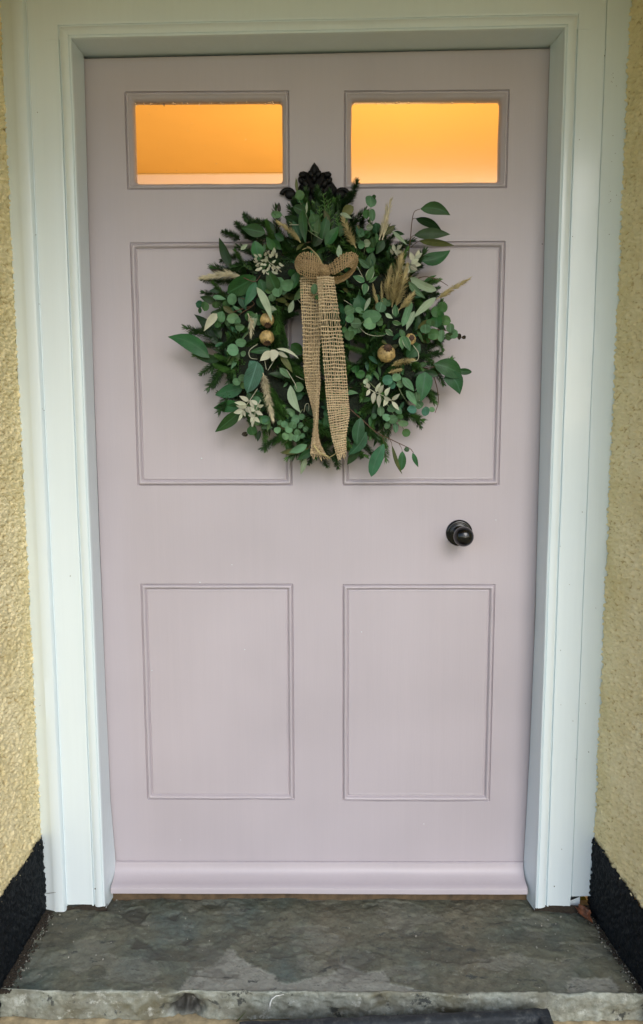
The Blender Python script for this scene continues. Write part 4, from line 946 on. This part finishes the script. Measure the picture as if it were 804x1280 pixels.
sprig('eucalyptus_sprig', [(426, 420, -.085), (434, 402, -.095), (442, 390, -.10)], [('R', 'sage', 437, 388, 6.5, -.105), ('R', 'sage', 438, 398, 5.5, -.108), ('R', 'sage', 445, 404, 7, -.105, 6), ('R', 'sage', 441, 413, 5.5, -.10), ('R', 'mid', 437, 419, 6, -.10, 7), ('R', 'mid', 431, 413, 4, -.095), ('R', 'sage', 449, 412, 4.5, -.10), ('R', 'mid', 426, 421, 3.4, -.135)], 'stem', .0009)
sprig('eucalyptus_sprig', [(446, 408, -.095), (458, 400, -.10), (470, 392, -.105), (484, 380, -.10)], [('R', 'sage', 465, 395, 12, -.112, 8), ('R', 'sage', 462, 405, 8, -.11, 7), ('R', 'sage', 476, 384, 6.5, -.112), ('R', 'sage', 480, 377, 4.5, -.11), ('R', 'sage', 486, 378, 4.5, -.108), ('R', 'mid', 474, 402, 5, -.10), ('R', 'mid', 455, 393, 5, -.10), ('R', 'sage', 472, 372, 3.4, -.10)], 'stem', .0009)
sprig('eucalyptus_sprig', [(528, 418, -.08), (545, 412, -.082), (560, 414, -.08), (572, 420, -.07), (580, 422, -.065)], [('R', 'sage', 552, 420, 4.2, -.092, 8), ('R', 'sage', 567, 417, 6, -.082), ('R', 'brown', 574, 421, 2.6, -.07, 4.2), ('R', 'brown', 580, 422, 2.5, -.065), ('R', 'sage', 532, 411, 6, -.10), ('R', 'mid', 542, 418, 7.5, -.09, 6.5), ('R', 'mid', 557, 401, 7, -.085, 6), ('R', 'sage', 563, 410, 5, -.085, 6), ('R', 'mid', 553, 384, 6.5, -.082, 7.5), ('R', 'green', 545, 390, 6.5, -.085), ('R', 'green', 546, 402, 7, -.085, 8), ('R', 'mid', 538, 404, 5, -.09), ('R', 'mid', 561, 420, 5, -.08), ('R', 'dark', 551, 408, 4.5, -.085), ('R', 'mid', 550, 393, 5, -.08)], 'twig', .0010)
sprig('eucalyptus_sprig', [(500, 466, -.095), (496, 476, -.10), (502, 492, -.10), (512, 506, -.095)], [('R', 'teal', 485, 475, 7, -.105, 6), ('R', 'sage', 496, 472, 5.5, -.108), ('R', 'teal', 490, 481, 5, -.10), ('R', 'sage', 500, 480, 4.5, -.105), ('R', 'teal', 515, 512, 6, -.095, 5), ('R', 'sage', 524, 506, 5, -.09), ('R', 'teal', 532, 514, 5, -.085, 6), ('R', 'sage', 540, 512, 3.5, -.07), ('R', 'sage', 521, 496, 4.5, -.10, 6)], 'stem', .0010)
sprig('eucalyptus_sprig', [(478, 498, -.09), (486, 508, -.095), (496, 524, -.095), (506, 538, -.08)], [('R', 'sage', 476, 514, 4.5, -.10, 6.5), ('R', 'sage', 483, 522, 5, -.105), ('R', 'sage', 491, 524, 6.5, -.104, 6), ('R', 'sage', 490, 511, 5.5, -.10), ('R', 'sage', 498, 514, 4.5, -.10), ('R', 'sage', 504, 529, 7, -.09, 3.8), ('R', 'mid', 508, 541, 5.5, -.08, 5), ('R', 'sage', 494, 535, 3.4, -.095, 6.5), ('R', 'sage', 484, 532, 4, -.095), ('R', 'mid', 500, 521, 4, -.095), ('R', 'sage', 468, 520, 3.6, -.09)], 'stem', .0009)
sprig('eucalyptus_sprig', [(470, 486, -.09), (462, 478, -.098), (458, 472, -.10)], [('R', 'sage', 461, 472, 3.8, -.105), ('R', 'pale', 458, 477, 3.6, -.106), ('R', 'green', 450, 468, 6, -.09), ('R', 'green', 445, 462, 5, -.088)], 'stem', .0008)
sprig('eucalyptus_sprig', [(396, 380, -.12), (393, 368, -.145), (392, 356, -.150)], [('R', 'sage', 393, 361, 4, -.152, 7), ('R', 'mid', 397, 372, 3, -.146)], 'stem', .0007)
# filler greenery between
rr = random.Random(5)
for k in range(290):
    a = rr.uniform(0, 2*PI); r = rr.uniform(.085, .205)
    b = Vector((WC.x+r*math.cos(a), rr.uniform(-.062, -.085), WC.z+r*math.sin(a)))
    th = a+rr.uniform(-1.7, 1.7); L = rr.uniform(.012, .034)
    t = b+Vector((math.cos(th)*L, rr.uniform(-.012, .008), math.sin(th)*L))
    kd = rr.choice(('dark', 'green', 'dark', 'mid', 'gum', 'olive', 'green', 'sage', 'mid'))
    leaf(b, t, L*rr.uniform(.3, .5), kd, rr.choice(('lance', 'oval', 'lance')), rr.uniform(-.1, .1), rr.uniform(-.7, .7), rr.uniform(0, .1), .25, None, 'laurel_leaf')
# bleached sprigs
def bleached(pts, leaves, y=-.11):
    st = stem([pix(p[0], p[1], y) for p in pts], .0009, 'pstem', 'bleached_sprig')
    for bx, by, tx, ty, w in leaves: L1('cream', bx, by, tx, ty, w, y-.004, rr.uniform(-.010, .002), 'lance', rr.uniform(-.06, .06), rr.uniform(-.5, .5), par=st)
bleached([(322, 486), (314, 498), (306, 510), (301, 522)], [(311, 501, 299, 495, 6), (308, 506, 293, 503, 6), (309, 508, 295, 507, 5), (304, 513, 292, 516, 6), (304, 513, 307, 521, 4.5), (303, 516, 297, 527, 4), (310, 508, 314, 519, 5), (307, 510, 313, 516, 4.5), (313, 500, 318, 512, 4.5)])
bleached([(326, 500), (320, 512), (318, 524), (316, 534)], [(319, 514, 309, 509, 5), (320, 514, 329, 519, 5), (318, 520, 310, 519, 5), (318, 522, 325, 528, 5), (318, 524, 315, 534, 4), (322, 508, 330, 506, 4.5), (317, 520, 313, 528, 4), (322, 506, 314, 500, 5)])
bleached([(455, 482), (468, 490), (482, 496), (496, 506)], [(462, 485, 459, 478, 6), (468, 490, 466, 505, 6), (474, 493, 474, 510, 6), (474, 492, 480, 481, 6), (482, 495, 488, 484, 6), (484, 497, 479, 508, 5.5), (490, 500, 500, 492, 5), (490, 502, 499, 513, 5), (470, 490, 476, 478, 5), (480, 496, 490, 500, 5), (462, 487, 458, 495, 4.5)])
cl = []
for k in range(46):
    a = rr.uniform(0, 2*PI); r = 15*math.sqrt(rr.random())
    cx, cy = 335+r*math.cos(a)*1.05, 328+r*math.sin(a)*.85; th = a+rr.uniform(-1, 1); l = rr.uniform(4, 7.5)
    cl.append((cx, cy, cx+l*math.cos(th), cy+l*math.sin(th), rr.uniform(2.2, 3.6)))
cl += [(341, 318, 343, 309, 4), (326, 336, 319, 338, 4), (322, 328, 319, 324, 3.5)]
bleached([(352, 340), (345, 334), (338, 329), (332, 324)], cl, -.116)
bleached([(504, 345), (510, 334), (516, 326), (522, 318)], [(511, 334, 504, 343, 7), (514, 330, 524, 324, 6), (516, 326, 513, 315, 6), (518, 324, 528, 316, 6), (520, 322, 524, 312, 5.5), (513, 332, 522, 338, 7), (508, 338, 503, 332, 6), (516, 328, 527, 331, 6), (506, 342, 510, 350, 5)], -.098)
bleached([(490, 318), (496, 312), (500, 308)], [(494, 314, 491, 305, 5), (496, 312, 503, 306, 5), (494, 314, 503, 315, 5), (492, 317, 488, 311, 4), (495, 313, 497, 320, 4)], -.092)
# pale twigs and loops of dry grass
for pts, r, mt in (([(322, 430, -.10), (312, 438, -.112), (313, 447, -.115), (322, 449, -.11)], .0008, 'pstem'), ([(516, 431, -.10), (523, 441, -.115), (522, 450, -.115), (514, 452, -.11)], .0009, 'pstem'), ([(450, 410, -.10), (458, 417, -.112), (470, 420, -.112), (481, 419, -.10)], .0007, 'pstem'),
                   ([(331, 451, -.10), (333, 462, -.112)], .0009, 'pstem'), ([(343, 450, -.10), (335, 463, -.112)], .0009, 'pstem'), ([(446, 332, -.10), (453, 345, -.112)], .0008, 'pstem'), ([(430, 375, -.09), (442, 383, -.10)], .0007, 'pstem'), ([(358, 462, -.10), (368, 478, -.11), (371, 486, -.11)], .0009, 'pstem'), ([(370, 470, -.10), (380, 475, -.108)], .0007, 'pstem'),
                   ([(385, 288, -.095), (395, 295, -.105), (404, 300, -.10)], .0009, 'stem'), ([(384, 276, -.095), (390, 287, -.102), (399, 292, -.10)], .0008, 'stem'), ([(362, 281, -.095), (372, 281, -.10), (384, 280, -.095)], .0008, 'pstem'), ([(382, 386, -.10), (372, 374, -.105)], .0007, 'pstem'), ([(380, 515, -.09), (382, 506, -.10), (386, 505, -.10), (386, 514, -.09)], .0007, 'pstem'),
                   ([(512, 352, -.08), (530, 346, -.07), (546, 349, -.06), (560, 357, -.052)], .0009, 'twig'), ([(300, 372, -.09), (318, 379, -.10), (304, 390, -.10), (288, 400, -.09)], .0009, 'twig'), ([(300, 345, -.105), (318, 352, -.11), (326, 344, -.11)], .0010, 'twig'), ([(405, 262, -.085), (412, 250, -.085)], .0008, 'stem')):
    stem([pix(*q) for q in pts], r, mt, 'dry_stem')
# rosemary by the knocker
parts = []
for bx, by, tx, ty in ((410, 292, 404, 242), (414, 290, 410, 250), (402, 288, 399, 258), (428, 300, 420, 268)):
    A, B = pix(bx, by, -.085), pix(tx, ty, -.09); parts.append(tube_vf([A, B], .0009, 5))
    for k in range(22):
        t = k/22; p = A.lerp(B, t); d = (B-A).normalized(); s = Vector((math.cos(k*2.4), -.5*abs(math.sin(k*2.4)), 0))
        e = p+(d*.6+s*.8).normalized()*.011*(1.1-.4*t); parts.append(tube_vf([p, p.lerp(e, .5)+d*.0005, e], [.0006, .0009, .0003], 4))
V, Fq = merge(parts); o = mesh('rosemary', V, Fq, M['needle_light'], wreath)
# grass plumes
def plume(pts, wid, n, mat='plume', flen=.016, y=None):
    s = [Vector(q) for q in spline([tuple(pix(*p)) for p in pts], 24)]
    parts = [tube_vf(s, [.0011*(1-.7*i/23) for i in range(24)], 5)]; V, F = parts[0]; V = list(V); F = list(F)
    for k in range(n):
        t = rr.uniform(.05, .97); i = min(int(t*23), 22); p = s[i].lerp(s[i+1], t*23-i); d = (s[i+1]-s[i]).normalized()
        e1 = d.orthogonal().normalized(); e2 = d.cross(e1); th = rr.uniform(0, 2*PI); rad = e1*math.cos(th)+e2*math.sin(th)
        wl = wid*PXM*.5*math.sin(PI*min(1, .12+t*.86))**.7
        L = flen*rr.uniform(.6, 1.15); sp = min(.95, wl/L*rr.uniform(.5, 1.3))
        dd = (d*math.sqrt(max(.05, 1-sp*sp))+rad*sp).normalized(); sd_ = dd.cross(rad).normalized()*.00055
        m = p+dd*L*.5+rad*.0004; e = p+dd*L+Vector((0, 0, -.0015*rr.random()))
        q = len(V); V += [p, m+sd_, m-sd_, e, p+rad*.0006]; F += [(q, q+1, q+3), (q, q+3, q+2), (q+4, q+1, q+3)]
    o = mesh('grass_plume', V, F, M[mat], wreath, smooth=False); return o
plume([(304, 346, -.095), (282, 343, -.095), (254, 347, -.08)], 12, 330, 'plume_pale', .018)
plume([(376, 303, -.10), (365, 290, -.102), (347, 277, -.09)], 9, 300, 'plume', .011)
plume([(445, 310, -.10), (437, 293, -.105), (429, 274, -.095)], 13, 360, 'plume', .014)
plume([(474, 300, -.085), (480, 282, -.085), (488, 253, -.07)], 11, 170, 'plume_pale', .024)
plume([(478, 300, -.085), (482, 285, -.085), (483, 262, -.072)], 8, 110, 'plume_pale', .022)
plume([(490, 384, -.105), (494, 358, -.118), (501, 324, -.11)], 20, 480, 'plume', .024)
plume([(494, 386, -.105), (502, 360, -.116), (508, 336, -.105)], 15, 360, 'plume', .022)
plume([(486, 380, -.105), (485, 360, -.112), (488, 340, -.105)], 13, 300, 'plume', .020)
plume([(498, 388, -.105), (508, 378, -.108), (517, 366, -.10)], 11, 220, 'plume', .018)
plume([(474, 384, -.10), (470, 372, -.105), (467, 360, -.10)], 6, 90, 'plume', .014)
plume([(480, 384, -.10), (478, 372, -.108), (477, 358, -.10)], 6, 90, 'plume', .014)
plume([(546, 374, -.08), (562, 363, -.075), (586, 349, -.055)], 10, 330, 'plume', .014)
plume([(329, 466, -.110), (333, 488, -.118), (341, 524, -.11)], 13, 520, 'plume_pale', .013)
plume([(490, 457, -.108), (502, 452, -.112), (517, 450, -.105)], 11, 380, 'plume', .009)
plume([(310, 392, -.105), (314, 402, -.112), (314, 416, -.11)], 9, 90, 'plume_pale', .014)
plume([(486, 466, -.10), (494, 464, -.104), (500, 462, -.10)], 8, 140, 'plume', .009)
# seed pods
def pod(cx, cy, r, y, axis, nm='seed_pod'):
    c = pix(cx, cy, y); R_ = r*PXM; axis = Vector(axis).normalized()
    a = axis.orthogonal().normalized(); b_ = axis.cross(a); V = []; F = []; nu, nv = 40, 16
    for j in range(nv+1):
        t = PI*j/nv
        for i in range(nu):
            ph = 2*PI*i/nu; rad = R_*math.sin(t)*(1+.035*math.cos(10*ph)*math.sin(t))*(1+.05*mnoise.noise(Vector((i*.3, j*.5, cx))))
            V.append(c-axis*R_*1.03*math.cos(t)*(.95)+(a*math.cos(ph)+b_*math.sin(ph))*rad)
    for j in range(nv):
        for i in range(nu): F.append((j*nu+i, j*nu+(i+1) % nu, (j+1)*nu+(i+1) % nu, (j+1)*nu+i))
    o = mesh(nm, V, F, M['pod'], wreath, org=c)
    top = c+axis*R_*.97; V = [top+axis*.0002]; F = []
    n = 18
    for ring, (rf, h) in enumerate(((.22, .0014), (.46, .0022), (.50, .0002))):
        for i in range(n):
            ph = 2*PI*i/n; k = rf*(1.15 if i % 2 and ring else .85)
            V.append(top+axis*(h-.10*R_*(rf > .5))+(a*math.cos(ph)+b_*math.sin(ph))*R_*k)
    for i in range(n):
        i2 = (i+1) % n; F.append((0, 1+i, 1+i2))
        for g in range(2): F.append((1+g*n+i, 1+(g+1)*n+i, 1+(g+1)*n+i2, 1+g*n+i2))
    mesh('pod_crown', V, F, M['crown'], o, smooth=False)
pod(334, 400, 8.2, -.106, (.12, -.62, -.78)); pod(333.5, 422, 8.6, -.108, (.1, -.60, -.80)); pod(483, 442, 10.4, -.108, (.10, -.82, .55)); pod(513, 424, 6.6, -.106, (.15, -.97, .15))

# --- burlap bow, woven thread by thread
bow = None
def weave(name, S, nw, nr, rw, rh, parent, v0=0., v1=1., fray=0, seed=0, skip=.0):
    """S(u,v)->(point, normal); nw warps along v, nr wefts across u"""
    rn = random.Random(seed); V = []; F = []
    def thread(pts, nrm, r, flat=.62):
        n = len(pts); b0 = len(V)
        for i in range(n):
            t = (pts[min(i+1, n-1)]-pts[max(i-1, 0)]).normalized(); nn = (nrm[i]-t*nrm[i].dot(t)).normalized(); s = t.cross(nn)
            rr_ = r*rn.uniform(.78, 1.2)
            for k in range(5):
                th = 2*PI*k/5; V.append(pts[i]+s*rr_*math.cos(th)+nn*rr_*flat*math.sin(th))
        for i in range(n-1):
            for k in range(5): F.append((b0+i*5+k, b0+i*5+(k+1) % 5, b0+(i+1)*5+(k+1) % 5, b0+(i+1)*5+k))
    wob = [rn.uniform(-.28, .28)/nw for _ in range(nw)]
    for a in range(nw):
        u = (a+.5)/nw; pts = []; nr_ = []
        for i in range(nr*1+1):
            v = v0+(v1-v0)*i/nr; uu = min(.995, max(.005, u+wob[a]*math.sin(i*.23+a)+rn.uniform(-.08, .08)/nw))
            p, n = S(uu, v); pts.append(p+n*(.0006*(1 if (a+i) % 2 else -1))); nr_.append(n)
        if fray:
            d = (pts[-1]-pts[-3]).normalized(); e = rn.uniform(.3, 1)*fray
            for k in (.5, 1): pts.append(pts[-1]+d*e*.5+Vector((rn.uniform(-.0015, .0015), rn.uniform(-.002, .001), 0))); nr_.append(nr_[-1])
        thread(pts, nr_, rh)
    for i in range(nr):
        if rn.random() < skip: continue
        pts = []; nr_ = []; j = rn.uniform(-.12, .12)
        for a in range(nw*1+1):
            v = v0+(v1-v0)*min(1, max(0, (i+.5+j+.09*math.sin(a*.7+i)+rn.uniform(-.05, .05))/nr)); u = min(1, max(0, a/nw))
            p, n = S(u, v); pts.append(p+n*(.0006*(-1 if (a+i) % 2 else 1))); nr_.append(n)
        thread(pts, nr_, rw)
    # loose fibres
    for k in range(nw*5):
        p, n = S(rn.random(), v0+(v1-v0)*rn.random()); q = p+n*.001+Vector((rn.uniform(-1, 1), 0, rn.uniform(-1, 1)))*.004-Vector((0, .001, 0))
        m_ = (p+q)/2+n*.0012; b0 = len(V); w_ = Vector((.00012, 0, .00012)); V.extend([p-w_, p+w_, m_+w_, m_-w_, q]); F.extend([(b0, b0+1, b0+2, b0+3), (b0+3, b0+2, b0+4)])
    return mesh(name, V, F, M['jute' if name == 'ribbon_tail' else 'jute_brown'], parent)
def surf(e0, e1, ridge=None, wavy=(0, 0), flip=False):
    """surface between two edge curves given as photo points with depth; ridge(u,v) pushes towards the viewer"""
    n = 80; A = [Vector(q) for q in spline([tuple(pix(*p)) for p in e0], n)]; B = [Vector(q) for q in spline([tuple(pix(*p)) for p in e1], n)]
    def pt(u, v):
        x = min(max(v, 0), 1)*(n-1); i = min(int(x), n-2); t = x-i
        a = A[i].lerp(A[i+1], t); b = B[i].lerp(B[i+1], t); p = a.lerp(b, u)
        if ridge: p = p+Vector((0, -ridge(u, v), 0))
        return p
    def S(u, v):
        p = pt(u, v); du = pt(min(1, u+.02), v)-pt(max(0, u-.02), v); dv = pt(u, min(1, v+.01))-pt(u, max(0, v-.01))
        nn = du.cross(dv)
        if nn.length < 1e-9: nn = Vector((0, -1, 0))
        nn.normalize()
        return p, nn
    return S
YB = -.135
bow = thing('bow', pix(405, 338, YB), parent=wreath)
# tails
SL = surf([(375, 346, -.135), (376, 375, -.132), (378, 410, -.130), (379, 450, -.128), (382, 480, -.124), (388, 503, -.122), (392, 524, -.118), (390, 548, -.112), (388, 567, -.105)],
          [(402, 346, -.140), (402, 375, -.136), (400, 410, -.134), (399, 450, -.132), (400, 480, -.128), (399, 503, -.124), (398, 524, -.120), (398, 548, -.114), (409, 571, -.106)], lambda u, v: .004*math.sin(PI*u*1.6+v*7)+.006*math.sin(v*6))
weave('ribbon_tail', SL, 10, 66, .00140, .00080, bow, fray=.012, seed=3)
SL2 = surf([(378, 346, -.128), (379, 375, -.126), (380, 410, -.124), (381, 450, -.122), (384, 480, -.118), (390, 503, -.116), (393, 524, -.113), (391, 548, -.107), (389, 562, -.10)],
          [(404, 346, -.132), (404, 375, -.129), (402, 410, -.127), (400, 450, -.125), (401, 480, -.121), (398, 503, -.117), (397, 524, -.114), (399, 548, -.108), (405, 566, -.10)], lambda u, v: .004*math.sin(PI*u*1.6+v*7+1)+.005*math.sin(v*6))
weave('ribbon_tail', SL2, 10, 66, .00145, .00085, bow, fray=.006, seed=4)
SR = surf([(396, 346, -0.162), (398, 372, -0.162), (400, 405, -0.160), (403, 440, -0.158), (406, 475, -0.156), (408, 500, -0.154), (411, 525, -0.150), (415, 548, -0.144), (421, 570, -0.138)],
          [(417, 346, -0.158), (421, 372, -0.156), (426, 405, -0.154), (431, 440, -0.152), (434, 475, -0.150), (436, 500, -0.146), (437, 520, -0.143), (433, 545, -0.140), (433, 566, -0.136)], lambda u, v: .005*math.sin(PI*u)+.005*math.sin(v*7+1))
weave('ribbon_tail', SR, 11, 62, .00142, .00072, bow, fray=.012, seed=9, skip=.03)
stem([pix(424, 563, -.125), pix(418, 568, -.125), pix(410, 573, -.12)], .0012, 'plume', 'loose_thread', bow)
stem([pix(392, 556, -.118), pix(400, 566, -.118), pix(409, 570, -.116), pix(413, 574, -.112)], .0020, 'plume', 'loose_thread', bow)
# loops
S1 = surf([(407, 334, -.142), (400, 326, -.150), (391, 317, -.156), (381, 315, -.152), (373, 319, -.140), (369, 327, -.128), (374, 326, -.116), (390, 325, -.108), (405, 334, -.116)],
          [(407, 343, -.142), (400, 347, -.150), (390, 349, -.158), (380, 346, -.154), (372, 340, -.142), (369, 331, -.128), (374, 336, -.116), (390, 342, -.108), (405, 342, -.116)], lambda u, v: (.011*math.sin(PI*u)*math.sin(PI*min(1, v*2))+.0035*math.sin(u*3.2*PI+.6)*max(0, 1-v*2.6)) if v < .5 else -.004*math.sin(PI*u))
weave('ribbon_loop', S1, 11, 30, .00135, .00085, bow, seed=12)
S2 = surf([(405, 336, -.142), (414, 329, -.150), (425, 319, -.155), (437, 315, -.152), (445, 317, -.145), (448, 323, -.135), (446, 333, -.126), (440, 343, -.122), (430, 351, -.122), (419, 355, -.124), (408, 351, -.130)],
          [(406, 342, -.146), (418, 343, -.160), (427, 338, -.168), (434, 334, -.166), (437, 334, -.160), (439, 336, -.150), (436, 339, -.140), (430, 343, -.134), (424, 345, -.132), (416, 346, -.130), (408, 345, -.130)], lambda u, v: (.004*math.sin(PI*u)+.004*math.sin(u*3*PI)*max(0, 1-v*3))*(1 if v < .5 else -1))
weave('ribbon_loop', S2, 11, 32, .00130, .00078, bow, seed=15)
# knot
SK = surf([(401, 331, -.150), (399, 338, -.160), (401, 348, -.150)], [(410, 332, -.150), (412, 339, -.160), (411, 349, -.150)], lambda u, v: .006*math.sin(PI*u)+.003*math.sin(PI*v))
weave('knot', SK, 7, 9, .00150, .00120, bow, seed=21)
for pts in ([(404, 332, -.15), (396, 318, -.14), (386, 310, -.12), (378, 312, -.11)], [(404, 332, -.15), (390, 312, -.13), (384, 308, -.12)]):
    stem([pix(*q) for q in pts], .0012, 'plume', 'twine', bow)
# ------------------------------------------------------------------ doormat below the step
matt = thing('doormat', PZ(480, 1279, GROUND_Z), 'brown coir doormat with a raised black rubber border, at the foot of the stone step', 'doormat')
def mat_build():
    b = P(683, 1256, -.312); zt_ = b.z; a = PZ(300, 1273, zt_)
    a = Vector((a.x, a.y-.004, 0)); b = Vector((b.x, b.y-.004, 0)); e = (b-a).normalized(); f = Vector((e.y, -e.x, 0)); W_ = (b-a).length; D_ = .34; z0 = GROUND_Z+.004; z1 = zt_; bw = .022
    def strip(p, d, n, L, w):
        V = []; F = []; prof = [(0, z0), (0, z1-.004), (.003, z1-.0008), (w*.5, z1+.0012), (w-.003, z1-.0008), (w, z1-.004), (w, z0)]
        for j in range(120):
            t = j/119*L
            for (s, z) in prof:
                q = p+d*t+n*s
                V.append((q.x+.0012*mnoise.noise(Vector((t*60, s*99, 1))), q.y+.0030*mnoise.noise(Vector((t*28, s*60, 5))), z+.0026*mnoise.noise(Vector((t*24, s*50, 3)))+.0012*mnoise.noise(Vector((t*80, s*150, 8)))))
        m = len(prof)
        for j in range(119):
            for i in range(m-1): F.append((j*m+i, j*m+i+1, (j+1)*m+i+1, (j+1)*m+i))
        F.append(tuple(range(m))); F.append(tuple(119*m+i for i in range(m))[::-1]); return V, F
    c = a+f*D_
    for V, F in (strip(a, e, f, W_, bw), strip(c-f*bw, e, f, W_, bw), strip(a+f*bw, f, e, D_-2*bw, bw), strip(b-e*bw+f*bw, f, e, D_-2*bw, bw)):
        mesh('rubber_border', V, F, M['rubber'], matt)
    p0 = a+e*bw+f*bw
    q = [p0, p0+e*(W_-2*bw), p0+e*(W_-2*bw)+f*(D_-2*bw), p0+f*(D_-2*bw)]
    mesh('backing', [(v.x, v.y, z0+.003) for v in q], [(0, 3, 2, 1)], M['coir'], matt, smooth=False)
    V = []; F = []; rn = random.Random(2)
    for k in range(9000):
        s, t = rn.random(), rn.random()**1.6; p = p0+e*(W_-2*bw)*s+f*(D_-2*bw)*t
        h = rn.uniform(.018, .026); dx, dy = rn.uniform(-.004, .004), rn.uniform(-.004, .004); r = .0006; n = len(V)
        V += [(p.x-r, p.y, z0+.002), (p.x+r, p.y, z0+.002), (p.x, p.y+r, z0+.002), (p.x+dx, p.y+dy, z0+h)]; F += [(n, n+1, n+3), (n+1, n+2, n+3), (n+2, n, n+3)]
    o = mesh('bristles', V, F, M['coir'], matt, smooth=False); o['kind'] = 'stuff'
mat_build()
# dry leaves caught at the foot of the frame
def dry(pts, w, label, curl):
    b, t = PZ(*pts[0], STEP_Z+pts[2]), PZ(*pts[1], STEP_Z+pts[3]); a = (t-b); L = a.length; a.normalize(); s = a.cross(Vector((0, -.5, .87))).normalized(); n = s.cross(a)
    V = []; F = []
    for i in range(11):
        tt = i/10; h = w*.5*math.sin(PI*(.06+.9*tt))**.7*(1+.18*math.sin(i*2.1))
        for q in (-1, -.6, -.2, .2, .6, 1):
            V.append(b+a*L*tt+s*h*q+n*(curl*h*q*q+.003*math.sin(tt*6+q*2)))
    for i in range(10):
        for j in range(5): F.append((i*6+j, i*6+j+1, i*6+7+j, i*6+6+j))
    zmin = min(v.z for v in V)
    o = mesh('dry_leaf', V, F, M['leaflitter'], None, org=b); tag(o, label=label, category='dry leaf', group='dry leaves by the door frame')
    bm = bmesh.new(); bm.from_mesh(o.data); bm.free()
dry(((720, 1134), (740, 1153), .006, .004), .016, 'long curled reddish brown leaf on the step at the foot of the right door post', .9)
dry(((724, 1130), (738, 1141), .016, .012), .014, 'small crumpled dark red leaf wedged above another under the right door post', -1.1)
dry(((733, 1134), (736, 1146), .020, .008), .010, 'small pale brown leaf scrap against the black wall base', .8)
# a blade of grass in front of the step
a, b_ = P(296, 1277, -.302), P(308, 1264, -.306)
V, Fq = tube_vf([a, a.lerp(b_, .5)+Vector((.001, 0, .001)), b_], [.0011, .0009, .0002], 4); o = mesh('grass_blade', V, Fq, LM['olive'], None, org=a)
tag(o, label='single green grass blade at the corner of the doormat below the step', category='grass blade')
